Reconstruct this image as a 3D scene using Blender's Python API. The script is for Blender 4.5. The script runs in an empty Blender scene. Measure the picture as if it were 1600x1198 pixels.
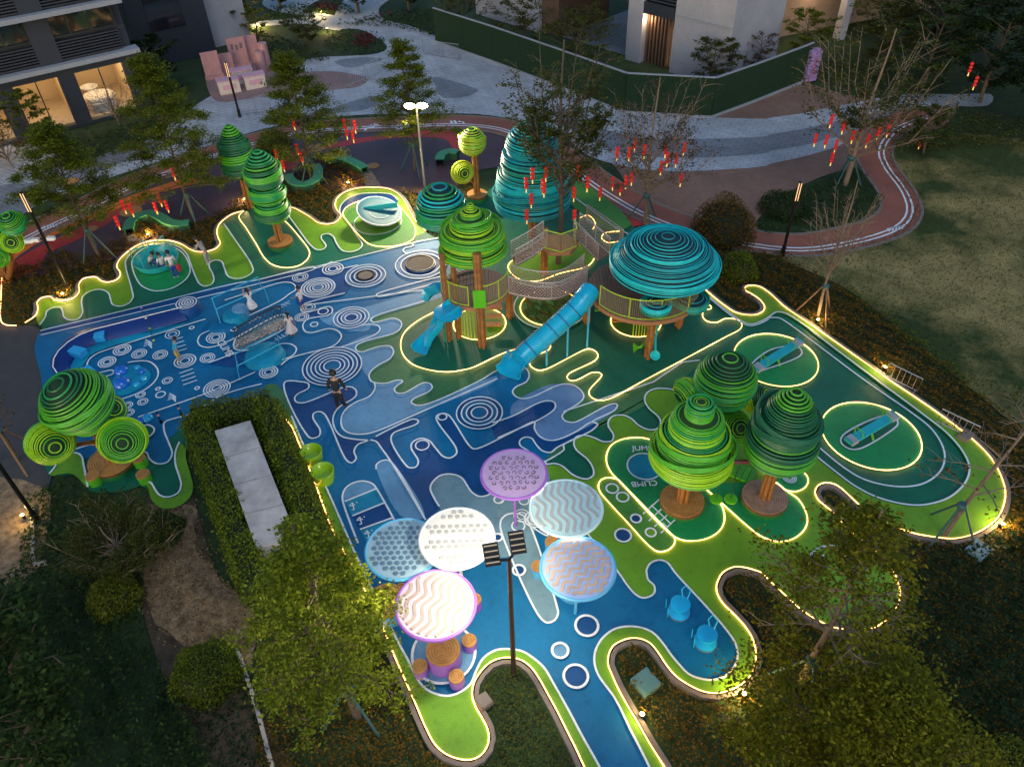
import bpy, bmesh, math, random
import numpy as np
from mathutils import Vector, Matrix, Quaternion
random.seed(7); RNG = np.random.default_rng(11)
SC = bpy.context.scene; COL = SC.collection
rad = math.radians
# ---------------------------------------------------------------- camera (drone, 19 m up, 42 deg down)
TH, RO, CH, FPX = rad(42), rad(-1.7), 19.0, 1207.0
FW = Vector((0, math.cos(TH), -math.sin(TH)))
_u0 = Vector((0, math.sin(TH), math.cos(TH))); _r0 = Vector((1, 0, 0))
RT = math.cos(RO)*_r0 + math.sin(RO)*_u0; UP = -math.sin(RO)*_r0 + math.cos(RO)*_u0
cd = bpy.data.cameras.new('camera'); cam = bpy.data.objects.new('camera', cd); COL.objects.link(cam)
cam.matrix_world = Matrix(((RT.x, UP.x, -FW.x, 0), (RT.y, UP.y, -FW.y, 0), (RT.z, UP.z, -FW.z, CH), (0, 0, 0, 1)))
cd.sensor_width = 36; cd.lens = FPX/1600*36; cd.clip_end = 2000; cd.clip_start = 0.1
SC.camera = cam
# ---------------------------------------------------------------- dusk sky, weak soft sun
W = bpy.data.worlds.new('World'); SC.world = W; W.use_nodes = True
nt = W.node_tree; nt.nodes.clear()
sky = nt.nodes.new('ShaderNodeTexSky'); sky.sky_type = 'NISHITA'; sky.sun_disc = False
sky.sun_elevation = rad(7); sky.sun_rotation = rad(200); sky.air_density = 1.0; sky.dust_density = 2.2; sky.ozone_density = 2.7
bg = nt.nodes.new('ShaderNodeBackground'); bg.inputs[1].default_value = 0.15
wo = nt.nodes.new('ShaderNodeOutputWorld')
nt.links.new(sky.outputs[0], bg.inputs[0]); nt.links.new(bg.outputs[0], wo.inputs[0])
sl = bpy.data.lights.new('sun', 'SUN'); sl.energy = 0.35; sl.angle = rad(30); sl.color = (0.95, 0.95, 1.0)
sun = bpy.data.objects.new('sun', sl); COL.objects.link(sun)
sun.rotation_euler = (rad(35), 0, rad(200-180))
SC.view_settings.view_transform = 'Standard'; SC.view_settings.look = 'None'
SC.view_settings.exposure = 0.94; SC.view_settings.gamma = 1
# ---------------------------------------------------------------- measuring helpers (survey of the site from the photograph)
def G(x, y, z=0.0):
    d = FW + RT*((x-800)/FPX) + UP*((599-y)/FPX)
    t = (z-CH)/d.z
    return Vector((t*d.x, t*d.y, z))
def PXL(p):
    v = Vector((p[0], p[1], p[2]-CH)); d = v.dot(FW)
    return 800+FPX*v.dot(RT)/d, 599-FPX*v.dot(UP)/d
def ZAT(g, ty):
    lo, hi = 0.0, 18.0
    for _ in range(40):
        m = (lo+hi)/2
        if PXL((g.x, g.y, m))[1] > ty: lo = m
        else: hi = m
    return lo
def MPP(p):                     # metres for one photo pixel at a point
    return Vector((p[0], p[1], p[2]-CH)).dot(FW)/FPX
CROPS = {}
for _i, _r in enumerate('bcde'):
    for _j, _n in enumerate(('0', '4', '8', '12')):
        CROPS[_r+_n] = (_j*400, (0, 300, 600, 898)[_i], 400/1597)
CROPS.update(p=(0, 0, 1.0), f1=(60, 440, 200/1597), f2=(240, 420, 200/1597), f3=(340, 420, 200/1597), f4=(140, 520, 200/1597),
             g1=(780, 280, 200/1597), g2=(780, 400, 200/1597), g3=(940, 420, 200/1597), g4=(740, 480, 200/1597), um=(560, 680, 400/1597))
def T(s):
    o = (0, 0, 1.0); out = []
    for t in s.split():
        if ',' in t:
            a, b = t.split(','); out.append((o[0]+float(a)*o[2], o[1]+float(b)*o[2]))
        else: o = CROPS[t]
    return out
def W2(pts, z=0.0): return [G(x, y, z).to_2d() for x, y in pts]
def smooth(P, closed=False, step=0.22):
    P = [Vector(p) for p in P]; n = len(P); out = []
    if n < 3: return P
    rng_ = range(n) if closed else range(n-1)
    for i in rng_:
        a = P[(i-1) % n] if closed or i > 0 else P[0]
        b, c = P[i], P[(i+1) % n]
        d = P[(i+2) % n] if closed or i+2 < n else P[-1]
        L = (c-b).length
        k = max(1, min(18, int(L/step)))
        t0 = 0.0; t1 = t0+max(1e-3, (b-a).length)**.5; t2 = t1+max(1e-3, L)**.5; t3 = t2+max(1e-3, (d-c).length)**.5
        for q in range(k):
            t = t1+(t2-t1)*q/k
            A1 = (a*(t1-t)+b*(t-t0))/(t1-t0); A2 = (b*(t2-t)+c*(t-t1))/(t2-t1); A3 = (c*(t3-t)+d*(t-t2))/(t3-t2)
            B1 = (A1*(t2-t)+A2*(t-t0))/(t2-t0); B2 = (A2*(t3-t)+A3*(t-t1))/(t3-t1)
            out.append((B1*(t2-t)+B2*(t-t1))/(t2-t1))
    if not closed: out.append(P[-1])
    return out
# ---------------------------------------------------------------- materials
MATS = {}
def mat(name, col, rough=.6, metal=0.0, var=.12, scale=3.0, bump=0.0, bscale=60, emit=0.0, ecol=None, alpha=1.0, spec=.5, trans=0.0, col2=None, island=False, coat=0.0, speck=0.0, tile=None, fade=0.0, ramp=(.3, .7)):
    if name in MATS: return MATS[name]
    m = bpy.data.materials.new(name); m.use_nodes = True; n = m.node_tree; L = n.links
    b = n.nodes['Principled BSDF']; b.inputs['Roughness'].default_value = rough; b.inputs['Metallic'].default_value = metal
    b.inputs['Specular IOR Level'].default_value = spec
    b.inputs['Coat Weight'].default_value = coat
    if trans: b.inputs['Transmission Weight'].default_value = trans
    tc = n.nodes.new('ShaderNodeTexCoord')
    c1 = tuple(col)+(1,)
    if island:
        g = n.nodes.new('ShaderNodeNewGeometry'); r = n.nodes.new('ShaderNodeValToRGB')
        r.color_ramp.elements[0].color = tuple(x*(1-var) for x in col)+(1,)
        r.color_ramp.elements[1].color = (tuple(col2)+(1,)) if col2 else tuple(min(1, x*(1+var)) for x in col)+(1,)
        L.new(g.outputs['Random Per Island'], r.inputs[0]); L.new(r.outputs[0], b.inputs['Base Color'])
    else:
        t = n.nodes.new('ShaderNodeTexNoise'); t.inputs['Scale'].default_value = scale; t.inputs['Detail'].default_value = 5; t.inputs['Roughness'].default_value = .65
        L.new(tc.outputs['Object'], t.inputs['Vector'])
        r = n.nodes.new('ShaderNodeValToRGB'); r.color_ramp.elements[0].position = ramp[0]; r.color_ramp.elements[1].position = ramp[1]
        r.color_ramp.elements[0].color = tuple(x*(1-var) for x in col)+(1,)
        r.color_ramp.elements[1].color = (tuple(col2)+(1,)) if col2 else tuple(min(1, x*(1+var)) for x in col)+(1,)
        L.new(t.outputs[0], r.inputs[0]); cur = r.outputs[0]
        def mul(fac_sock, lo, hi, cur, p0=.35, p1=.65):
            q = n.nodes.new('ShaderNodeValToRGB'); q.color_ramp.elements[0].color = (lo, lo, lo, 1); q.color_ramp.elements[1].color = (hi, hi, hi, 1); q.color_ramp.elements[0].position = p0; q.color_ramp.elements[1].position = p1
            L.new(fac_sock, q.inputs[0]); x = n.nodes.new('ShaderNodeMix'); x.data_type = 'RGBA'; x.blend_type = 'MULTIPLY'; x.inputs[0].default_value = 1
            L.new(cur, x.inputs[6]); L.new(q.outputs[0], x.inputs[7]); return x.outputs[2]
        def noise(sc, det):
            q = n.nodes.new('ShaderNodeTexNoise'); q.inputs['Scale'].default_value = sc; q.inputs['Detail'].default_value = det; L.new(tc.outputs['Object'], q.inputs['Vector']); return q.outputs[0]
        if speck: cur = mul(noise(42, 6), 1-speck, 1+speck, cur, .3, .7)
        if fade: cur = mul(noise(.45, 7), 1-fade, 1+fade*.6, cur); cur = mul(noise(5.5, 8), 1-fade*.8, 1.03, cur, .30, .46)
        if tile:
            q = n.nodes.new('ShaderNodeTexBrick'); q.inputs['Scale'].default_value = tile; q.inputs['Mortar Size'].default_value = .018; q.inputs['Color1'].default_value = (.9, .9, .9, 1); q.inputs['Color2'].default_value = (1.06, 1.06, 1.06, 1); q.inputs['Mortar'].default_value = (.62, .62, .62, 1)
            mp = n.nodes.new('ShaderNodeMapping'); mp.inputs['Rotation'].default_value = (0, 0, .5); L.new(tc.outputs['Object'], mp.inputs['Vector']); L.new(mp.outputs[0], q.inputs['Vector'])
            x = n.nodes.new('ShaderNodeMix'); x.data_type = 'RGBA'; x.blend_type = 'MULTIPLY'; x.inputs[0].default_value = 1; L.new(cur, x.inputs[6]); L.new(q.outputs['Color'], x.inputs[7]); cur = x.outputs[2]
        L.new(cur, b.inputs['Base Color'])
    if bump:
        t2 = n.nodes.new('ShaderNodeTexNoise'); t2.inputs['Scale'].default_value = bscale; t2.inputs['Detail'].default_value = 3
        L.new(tc.outputs['Object'], t2.inputs['Vector'])
        bp = n.nodes.new('ShaderNodeBump'); bp.inputs['Strength'].default_value = bump; bp.inputs['Distance'].default_value = .02
        L.new(t2.outputs[0], bp.inputs['Height']); L.new(bp.outputs[0], b.inputs['Normal'])
    if emit:
        b.inputs['Emission Color'].default_value = tuple(ecol or col)+(1,); b.inputs['Emission Strength'].default_value = emit
    if alpha < 1: b.inputs['Alpha'].default_value = alpha
    MATS[name] = m
    return m
def lin(r, g, b, k=1.0):
    f = lambda v: ((v/255+.055)/1.055)**2.4 if v > 10 else v/255/12.92
    return (min(.9, f(r)*k), min(.9, f(g)*k), min(.9, f(b)*k))
# ---------------------------------------------------------------- objects
def mesh_obj(name, V, Fc, m=None, parent=None, smoothf=False, loc=None):
    me = bpy.data.meshes.new(name); me.from_pydata([tuple(v) for v in V], [], Fc)
    if m: me.materials.append(m)
    if smoothf: me.shade_smooth()
    o = bpy.data.objects.new(name, me); COL.objects.link(o)
    if parent: o.parent = parent
    if loc is not None: o.location = loc
    return o
def tag(o, label=None, cat=None, group=None, kind=None):
    if label: o['label'] = label
    if cat: o['category'] = cat
    if group: o['group'] = group
    if kind: o['kind'] = kind
    return o
def empty(name, loc, rz=0.0, label=None, cat=None, group=None, kind=None):
    o = bpy.data.objects.new(name, None); COL.objects.link(o); o.location = loc; o.rotation_euler.z = rz; o.empty_display_size = .2
    return tag(o, label, cat, group, kind)
class MB:
    def __init__(s): s.V = []; s.F = []
    def add(s, V, F):
        k = len(s.V); s.V += [Vector(v) for v in V]; s.F += [tuple(i+k for i in f) for f in F]; return s
    def box(s, c, d, rz=0.0, M=None):
        c = Vector(c); x, y, z = d[0]/2, d[1]/2, d[2]/2
        R = M if M is not None else Matrix.Rotation(rz, 3, 'Z')
        V = [c+R @ Vector((sx*x, sy*y, sz*z)) for sx in (-1, 1) for sy in (-1, 1) for sz in (-1, 1)]
        return s.add(V, [(0, 1, 3, 2), (4, 6, 7, 5), (0, 4, 5, 1), (2, 3, 7, 6), (0, 2, 6, 4), (1, 5, 7, 3)])
    def tube(s, P, r, n=8, closed=False, caps=True):
        P = [Vector(p) for p in P]; N = len(P); rs = r if isinstance(r, (list, tuple)) else [r]*N
        V = []; F = []; up = None
        for i, p in enumerate(P):
            a = P[i-1] if (i > 0 or closed) else P[i]; b = P[(i+1) % N] if (i < N-1 or closed) else P[i]
            t = (b-a).normalized() if (b-a).length > 1e-9 else Vector((0, 0, 1))
            if up is None: up = Vector((0, 0, 1)) if abs(t.z) < .9 else Vector((1, 0, 0))
            u = t.cross(up)
            if u.length < 1e-6: u = t.orthogonal()
            u.normalize(); w = u.cross(t).normalized(); up = w
            for k in range(n):
                A = 2*math.pi*k/n; V.append(p+(u*math.cos(A)+w*math.sin(A))*rs[i])
        for i in range(N if closed else N-1):
            j = (i+1) % N
            for k in range(n): F.append((i*n+k, i*n+(k+1) % n, j*n+(k+1) % n, j*n+k))
        if caps and not closed: F += [tuple(range(n))[::-1], tuple((N-1)*n+k for k in range(n))]
        return s.add(V, F)
    def cyl(s, p, q, r, r2=None, n=14): return s.tube([p, q], [r, r if r2 is None else r2], n)
    def lathe(s, prof, c=(0, 0, 0), n=24, M=None, caps=True):
        c = Vector(c); V = []; F = []
        for r, z in prof:
            for k in range(n):
                A = 2*math.pi*k/n; v = Vector((r*math.cos(A), r*math.sin(A), z)); V.append(c+(M @ v if M else v))
        m = len(prof)
        for i in range(m-1):
            for k in range(n): F.append((i*n+k, i*n+(k+1) % n, (i+1)*n+(k+1) % n, (i+1)*n+k))
        if caps and prof[0][0] > 1e-4: F.append(tuple(range(n))[::-1])
        if caps and prof[-1][0] > 1e-4: F.append(tuple((m-1)*n+k for k in range(n)))
        return s.add(V, F)
    def build(s, name, m, parent=None, sm=True, loc=None):
        o = mesh_obj(name, s.V, s.F, m, parent, False, loc)
        if sm:
            o.data.shade_smooth()
            try: o.data.set_sharp_from_angle(angle=rad(40))
            except Exception: pass
        return o
def poly_obj(name, P2, z, m, parent, thick=0.0):
    bm = bmesh.new(); vs = [bm.verts.new((p.x, p.y, z)) for p in P2]
    f = bm.faces.new(vs); f.normal_update()
    if f.normal.z < 0: f.normal_flip()
    bmesh.ops.triangulate(bm, faces=[f])
    if thick:
        ge = [e for e in bm.edges if e.is_boundary]
        r = bmesh.ops.extrude_edge_only(bm, edges=ge)
        for v in r['geom']:
            if isinstance(v, bmesh.types.BMVert): v.co.z -= thick
    me = bpy.data.meshes.new(name); bm.to_mesh(me); bm.free(); me.materials.append(m)
    o = bpy.data.objects.new(name, me); COL.objects.link(o); o.parent = parent
    return o
def ribbon_obj(name, P2, w, z, m, parent, closed=False, h=0.0, off=0.0):
    n = len(P2); V = []; F = []
    for i, p in enumerate(P2):
        a = P2[i-1] if (i > 0 or closed) else p; b = P2[(i+1) % n] if (i < n-1 or closed) else p
        t = (b-a); t = t.normalized() if t.length > 1e-9 else Vector((1, 0))
        nn = Vector((-t.y, t.x)); c = p+nn*off
        for sgn in (1, -1): V.append((c.x+nn.x*w/2*sgn, c.y+nn.y*w/2*sgn, z))
        if h:
            for sgn in (1, -1): V.append((c.x+nn.x*w/2*sgn, c.y+nn.y*w/2*sgn, z-h))
    k = 4 if h else 2
    for i in range(n if closed else n-1):
        j = (i+1) % n
        F.append((i*k, i*k+1, j*k+1, j*k))
        if h: F += [(i*k, j*k, j*k+2, i*k+2), (i*k+1, i*k+3, j*k+3, j*k+1)]
    return mesh_obj(name, V, F, m, parent)
# ================================================================ SETTING: ground sheets
def rub(n, r, g, b, k=1.55): return mat('rubber_'+n, lin(r, g, b, k), rough=.55, var=.08, scale=1.3, bump=.25, bscale=120, spec=.35, speck=.14, fade=.16)
K = dict(dark=rub('dark_green', 10, 84, 64), mid=rub('moss_green', 50, 98, 62), lime=rub('lime', 86, 130, 28), emer=rub('emerald', 18, 118, 66),
         leaf=rub('leaf_green', 55, 112, 45), navy=rub('navy', 4, 58, 108), blue=rub('blue', 1, 86, 126), sky=rub('sky_blue', 2, 88, 130), teal=rub('teal_blue', 8, 118, 146),
         steel=rub('steel_blue', 82, 126, 158), grey=rub('grey_blue', 92, 122, 134), lav=rub('lavender_blue', 84, 116, 152),
         plum=rub('plum', 66, 50, 60), red=rub('red', 150, 44, 40), orange=rub('orange', 190, 92, 34), tan=rub('tan', 150, 105, 60), brown=rub('track_brown', 122, 74, 60))
WHITE = mat('line_paint', (.80, .86, .90), rough=.5, var=.08, scale=14, bump=.08, fade=.14, speck=.08)
LED = mat('led_glow', (1, .8, .5), emit=4.2, ecol=(1, .40, .11), var=0)
_n = LED.node_tree; _b = _n.nodes['Principled BSDF']; _t = _n.nodes.new('ShaderNodeTexNoise'); _t.inputs['Scale'].default_value = 1.1; _t.inputs['Detail'].default_value = 4
_c = _n.nodes.new('ShaderNodeTexCoord'); _r = _n.nodes.new('ShaderNodeMapRange'); _r.inputs[1].default_value = .35; _r.inputs[2].default_value = .65; _r.inputs[3].default_value = 2.6; _r.inputs[4].default_value = 6.0
_n.links.new(_c.outputs['Object'], _t.inputs['Vector']); _n.links.new(_t.outputs[0], _r.inputs[0]); _n.links.new(_r.outputs[0], _b.inputs['Emission Strength'])
soil = mat('soil', (.06, .042, .026), rough=.95, var=.5, scale=2.2, bump=.6, bscale=20, col2=(.12, .085, .05))
lawnm = mat('lawn_grass', (.050, .085, .012), rough=.95, var=.3, scale=.17, bump=.9, bscale=35, col2=(.33, .255, .09), speck=.3, fade=.12, ramp=(.43, .60))
turf = mat('dark_turf', (.018, .045, .012), rough=.95, var=.4, scale=1.0, bump=.9, bscale=40)
pave = mat('pale_paving', (.42, .45, .50), rough=.7, tile=.8, fade=.12, var=.10, scale=.9, bump=.08, bscale=30)
paveg = mat('grey_paving', (.21, .23, .27), rough=.7, tile=.8, fade=.12, var=.10, scale=.9, bump=.08, bscale=30)
brick = mat('brown_paving', (.25, .145, .11), rough=.8, tile=1.6, fade=.12, var=.10, scale=1.4, bump=.15, bscale=50)
pink = mat('pink_paving', (.29, .19, .185), rough=.8, tile=1.6, fade=.12, var=.10, scale=1.0)
asph = mat('grey_asphalt', (.062, .06, .064), rough=.85, var=.12, scale=2, bump=.2, bscale=120)
leafl = mat('leaf_litter', (.16, .10, .058), rough=.95, var=.5, scale=3.5, bump=1.0, bscale=18, col2=(.40, .28, .16))  # warm light over this ground is put into the litter's raised brightness
stone = mat('kerb_stone', (.20, .17, .15), rough=.8, var=.15, scale=4)
# the ground sheet to the horizon
gr = mesh_obj('ground', [(-700, -300, -.02), (700, -300, -.02), (700, 1200, -.02), (-700, 1200, -.02)], [(0, 1, 2, 3)], turf); tag(gr, kind='structure')
_zi = [0]
def sheet(name, s, m, z, smo=True, step=.5, rough=0.0):
    P = W2(T(s)) if isinstance(s, str) else s
    if smo: P = smooth(P, True, step)
    if rough:
        P = smooth(P, True, .2); P = [Vector((p.x+rough*(math.sin(p.x*4+p.y*3)+.5*math.sin(p.y*7)), p.y+rough*(math.sin(p.y*4-p.x*2)+.5*math.cos(p.x*7)))) for p in P]
    o = poly_obj(name, P, z, m, None); tag(o, kind='structure'); return o
# --- plaza, paths, lawn around
sheet('plaza_paving', "p -90,420 0,348 120,296 220,262 400,205 480,188 560,180 660,178 760,180 870,205 960,250 1120,180 1060,150 960,150 900,142 800,105 780,88 690,60 645,42 600,30 592,14 615,-10 560,-14 530,10 520,30 505,45 560,46 590,60 605,76 590,84 540,88 500,90 430,105 400,120 330,150 210,230 120,262 60,215 30,232 0,215 -90,215", pave, .004)
sheet('pale_path', "p 400,34 300,40 295,48 400,42 480,38 530,48 540,30 480,14 520,-14 440,-14 410,4 430,18 480,26", pave, .006)
sheet('grey_paving', "b4 490,385 640,360 800,372 700,400 590,425", paveg, .010)
sheet('grey_paving', "b4 1110,480 1200,500 1390,570 1330,600 1170,612 1130,560", paveg, .010)
sheet('grey_paving', "b4 420,700 580,640 760,600 770,650 640,695 520,705", paveg, .010)
sheet('grey_paving', "p -60,330 0,290 60,285 180,235 235,222 240,235 170,262 90,300 -60,395", paveg, .010)
sheet('pink_paving', "p 330,110 400,100 450,112 520,112 560,118 576,124 560,136 520,141 470,148 400,153 345,160 325,140", pink, .012)
sheet('brick_plaza', "p 900,205 1000,190 1110,183 1180,150 1250,130 1330,150 1450,160 1490,165 1470,200 1400,215 1372,240 1355,262 1310,268 1220,310 1180,375 1090,352 1000,312 960,260", brick, .012)
sheet('white_paving_band', "b8 250,500 330,560 520,640 700,700 950,725 1240,735 1597,742 b12 0,740 200,712 400,670 560,640 760,600 920,590 1180,590 1390,590 1370,660 1150,665 900,668 760,695 500,745 250,800 0,845 b8 1597,850 1200,868 900,868 700,845 500,780 380,720 280,650", pave, .016)
sheet('grey_paving_band', "b8 280,650 380,720 500,780 700,845 900,868 1200,868 1597,850 b12 0,845 250,800 500,745 760,695 790,720 600,800 430,860 250,905 0,950 b8 1597,955 1250,985 900,985 700,960 480,880 330,800", paveg, .020)
sheet('white_paving_band', "b8 330,800 480,880 700,960 900,985 1250,985 1597,955 b12 0,950 250,905 430,860 480,890 380,935 200,985 0,1030 b8 1597,1035 1250,1065 950,1070 700,1040 450,960", pave, .024)
sheet('lawn', "p 1372,250 1410,200 1480,205 1700,240 1800,420 1800,760 1640,700 1510,602 1400,512 1320,450 1215,400 1230,396 1330,384 1400,362 1424,335 1415,300 1385,272", lawnm, .012)
sheet('planted_island', "p 1195,368 1180,352 1225,312 1300,280 1340,262 1352,285 1380,315 1372,332 1330,352 1260,362", turf, .020)
sheet('asphalt_path', "p -90,470 -20,440 2,430 4,505 60,512 66,600 80,748 60,800 40,900 -90,900", asph, .008)
sheet('leaf_litter_ground', "p 222,790 300,792 310,850 345,900 400,960 390,1040 345,1020 290,1010 250,985 225,930 222,860", leafl, .014, rough=.09)
sheet('bare_soil_ground', "p -60,760 66,760 56,890 20,925 -60,930", leafl, .012, rough=.05)
sheet('bare_soil_ground', "p 265,690 460,1198 700,1330 440,1330 230,980 225,800", soil, .010)
# --- coloured kids' zone and running track beyond the beds
sheet('plum_rubber_ground', "p -40,440 -20,420 60,370 200,300 400,228 560,206 740,202 800,222 880,275 990,348 960,356 900,300 820,262 745,268 700,300 580,300 450,302 300,352 190,402 60,432", K['plum'], .022)
sheet('red_rubber_band', "p 0,428 50,392 100,368 150,345 190,321 215,306 232,309 226,319 196,332 166,352 112,380 72,398 62,420 0,442", K['red'], .026)
sheet('orange_rubber_band', "p 0,408 50,372 100,350 160,324 230,298 300,278 312,284 230,308 160,338 100,362 50,386 0,422", K['orange'], .031)
sheet('red_rubber_band', "b4 150,1010 300,930 480,895 640,865 880,838 1100,805 1230,815 1300,880 1250,960 1180,870 1000,860 760,875 560,915 330,960 230,1060 160,1060", K['red'], .026)
sheet('red_rubber_band', "p 895,270 930,282 985,322 1015,350 985,356 950,330 905,295", K['red'], .026)
for c, r in (((495, 232), 14), ((583, 260), 10), ((205, 331), 17), ((144, 358), 9), ((110, 285), 14)):
    g = G(*c); rr = r*MPP(g)
    sheet('tan_rubber_dot', [Vector((g.x+rr*math.cos(a*.3), g.y+rr*math.sin(a*.3))) for a in range(21)], K['tan'], .034, False)
tr = smooth(W2(T("p -20,398 60,357 130,325 200,290 330,241 400,220 480,203 560,197 640,194 720,192 790,200 850,228 910,268 960,302 1020,335 1090,360 1180,378 1250,384 1330,372 1390,352 1408,330 1400,300 1375,265 1365,240 1375,215 1400,195 1450,178")), False, .5)
o = ribbon_obj('running_track', tr, 1.7, .040, K['brown'], None); tag(o, kind='structure')
ribbon_obj('lane_line', tr, .09, .044, WHITE, o, off=-.25); ribbon_obj('lane_line', tr, .09, .0445, WHITE, o, off=-.5)
for sgn in (-1, 1): ribbon_obj('kerb', tr, .14, .07, stone, o, h=.08, off=sgn*.92)
trk = o
# painted runner signs and chevrons on the track
def stroke(pts, w, z, parent, name='painted_mark', m=None, crop=None):
    return ribbon_obj(name, W2(T(pts)), w, z, m or WHITE, parent)
for s in ("b4 670,795 720,805", "b4 680,820 700,795 745,790", "b4 715,785 735,805", "b4 735,780 765,785", "b4 1215,760 1225,775", "b4 1235,758 1250,772 1240,775", "b4 1262,762 1280,768", "b4 1285,765 1300,775",
          "b4 880,815 890,800 905,818", "b4 900,800 915,815"):
    stroke(s, .13, .052, trk)
for k in range(5):
    x = 262+k*19; stroke(f"c0 {x},{212-k*3+20} {x+14},{196-k*3+20} {x+22},{214-k*3+20}", .07, .052, trk)
    x = 740+k*20; stroke(f"c12 {x},{236-k*4} {x+22},{226-k*4} {x+14},{252-k*4}", .07, .052, trk)
for k in range(8):
    x = 1270+k*17; stroke(f"b0 {x},{985} {x+9},{965} {x+17},{985}", .09, .052, trk); stroke(f"b0 {x},{1000} {x+9},{980} {x+17},{1000}", .09, .052, trk)
# ================================================================ PLAYGROUND FLOOR
PG = empty('playground_floor', (0, 0, 0), kind='structure')
LEDA = T("c0 230,785 245,735 240,702 270,675 320,668 350,690 400,695 460,680 500,640 500,590 530,555 600,545 640,570 680,578 730,565 755,540 755,515 735,480 750,440 800,390 860,350 930,325 1010,315 1080,322 1140,342 1190,372 1240,388 1300,385 1350,368 1378,335 1365,300 1358,260 1370,220 1410,180 1460,150 1525,133")
ISL = T("c0 1525,133 1495,165 1540,240 c4 0,330 60,430 110,470 190,488 270,475 320,440 338,400 330,370 270,290 200,210 150,165 190,105")
LEDB = T("c4 190,105 240,115 290,140 340,170 390,205 440,215 490,208 520,185 532,155 510,130 497,100 505,60 540,25 590,3 640,-10 760,-14 830,-5 880,20 920,60 960,130 1010,210 1060,255")
LEDR = T("c8 1200,620 1250,665 1320,720 1390,765 1450,780 1520,780 1565,755 1570,725 1540,685 1490,650 1455,630 1455,605 1490,598 1540,605 1597,640 c12 100,730 260,840 430,960 600,1080 d12 765,0 900,90 1080,215 1200,305 1290,380 1380,475 1440,580 1470,680 1460,770 1420,850 1350,910 1260,955 1150,978 1040,970 920,950 780,905 660,840 580,785 510,720 450,665 410,640 360,630 310,645 287,690 310,740 370,790 440,860 530,950 640,1040 700,1090 770,1180 e12 785,15 810,80 815,150 790,220 740,290 660,340 600,355 500,355 400,340 300,295 200,230 100,140 40,85 0,50 e8 1560,5 d8 1510,1175 1440,1157 1380,1155 1310,1190 e8 1285,40 1270,90 1280,140 1310,190 1380,260 1440,325 1490,400 1512,470 1515,540 1490,625 1440,685 1370,725 1280,750 1190,740 1110,705 1020,645 960,575 910,500 860,440 800,412 740,408 680,425 630,455 603,505 598,570 620,630 660,720 720,830 780,930 860,1070 960,1230 1040,1380")
LEDL = T("e8 540,1380 445,1198 400,1100 340,980 280,860 220,750 170,660 120,590 60,545 0,530 e4 1530,532 1460,560 1400,620 1360,690 1350,760 1370,830 1410,900 1445,970 1455,1030 1440,1090 1400,1140 1340,1165 1270,1160 1190,1130 1120,1070 1060,960 1000,820 930,660 880,550 820,400 760,270 700,150 640,10 d4 560,1070 480,920 390,680 320,500 270,380 220,270 160,205 130,170")
OUTL = T("p 425,642 390,640 340,655 300,690 d0 1165,420 1165,470 1195,580 1210,660 1190,720 1130,770 1060,790 1000,780 950,730 930,660 880,640 800,670 560,670 540,600 460,570 320,580 p 70,640 63,500")
BEHIND = T("p 690,375 720,330 790,285 850,272 893,280 985,352 1040,385 1100,440")
# island bites: the LED around the ring-tree pair lies on the floor, so the outline skips it
OUT = LEDA+T("c4 60,80 150,100")+LEDB+BEHIND+LEDR+LEDL+OUTL
poly_obj('rubber_base', smooth(W2(OUT), True, .3), .050, K['dark'], PG)
zf = [.054]
def fill(s, col, smo=True, nm='rubber_patch'):
    P = T(s) if isinstance(s, str) else s
    P = W2(P)
    if smo: P = smooth(P, True, .1)
    zf[0] += .0006
    return poly_obj(nm, P, zf[0], K[col] if isinstance(col, str) else col, PG)
zl = [.110]
def line(s, w=.058, closed=False, m=None, smo=True, nm='painted_line'):
    P = W2(T(s) if isinstance(s, str) else s)
    if smo: P = smooth(P, closed, .08)
    zl[0] += .0003
    return ribbon_obj(nm, P, w, zl[0], m or WHITE, PG, closed)
def circ_pts(x, y, r, n=36):
    g = G(x, y); R = r*MPP(g)
    return [Vector((g.x+R*math.cos(2*math.pi*k/n), g.y+R*math.sin(2*math.pi*k/n))) for k in range(n)], g, R
def disc(x, y, r, col):
    P, g, R = circ_pts(x, y, r); zf[0] += .0006
    return poly_obj('rubber_patch', P, zf[0], K[col], PG)
def ring(x, y, r, w=.05):
    P, g, R = circ_pts(x, y, r); zl[0] += .0003
    return ribbon_obj('painted_ring', P, w, zl[0], WHITE, PG, True)
# --- LED edge lighting: one strip lamp per run
LEDG = []
def led(P, label, closed=False, r=.015, z=.13):
    P = W2(T(P) if isinstance(P, str) else P) if not isinstance(P[0], Vector) else P
    P = smooth(P, closed, .09)
    mb = MB(); mb.tube([(p.x, p.y, z) for p in P], r, 6, closed)
    o = mb.build('light_strip', LED); tag(o, label, 'light strip', 'warm light strips edging the playground'); return o
def kerbrun(P, off):
    ribbon_obj('kerb', smooth(W2(P), False, .25), .11, .12, stone, PG, h=.14, off=off)
for P, off in ((LEDA, .11), (LEDB, .11), (LEDR, .11), (LEDL, .11)): kerbrun(P, off)
led(T("c0 20,530 14,700 12,800 22,830 50,845 110,848"), 'warm light strip along the asphalt end of the shrub bed')
led(T("c0 165,830")+LEDA, 'wavy warm light strip behind the merry-go-round')
led(ISL, 'warm light strip looping round the stacked green ring trees')
led(LEDB, 'warm light strip wrapping the tilted disc spinner lobe')
n1 = 46
led(LEDR[:34], 'long warm light strip beside the running loop and lawn hedge')
led(LEDR[33:64], 'warm light strip round the finger shaped bed and shaded lime lobe')
led(LEDR[63:], 'curling warm light strip past the blue spinning seats')
led(LEDL[:30], 'warm light strip curling round the floodlight bed')
led(LEDL[29:], 'straight warm light strip along the clipped hedge')
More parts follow.
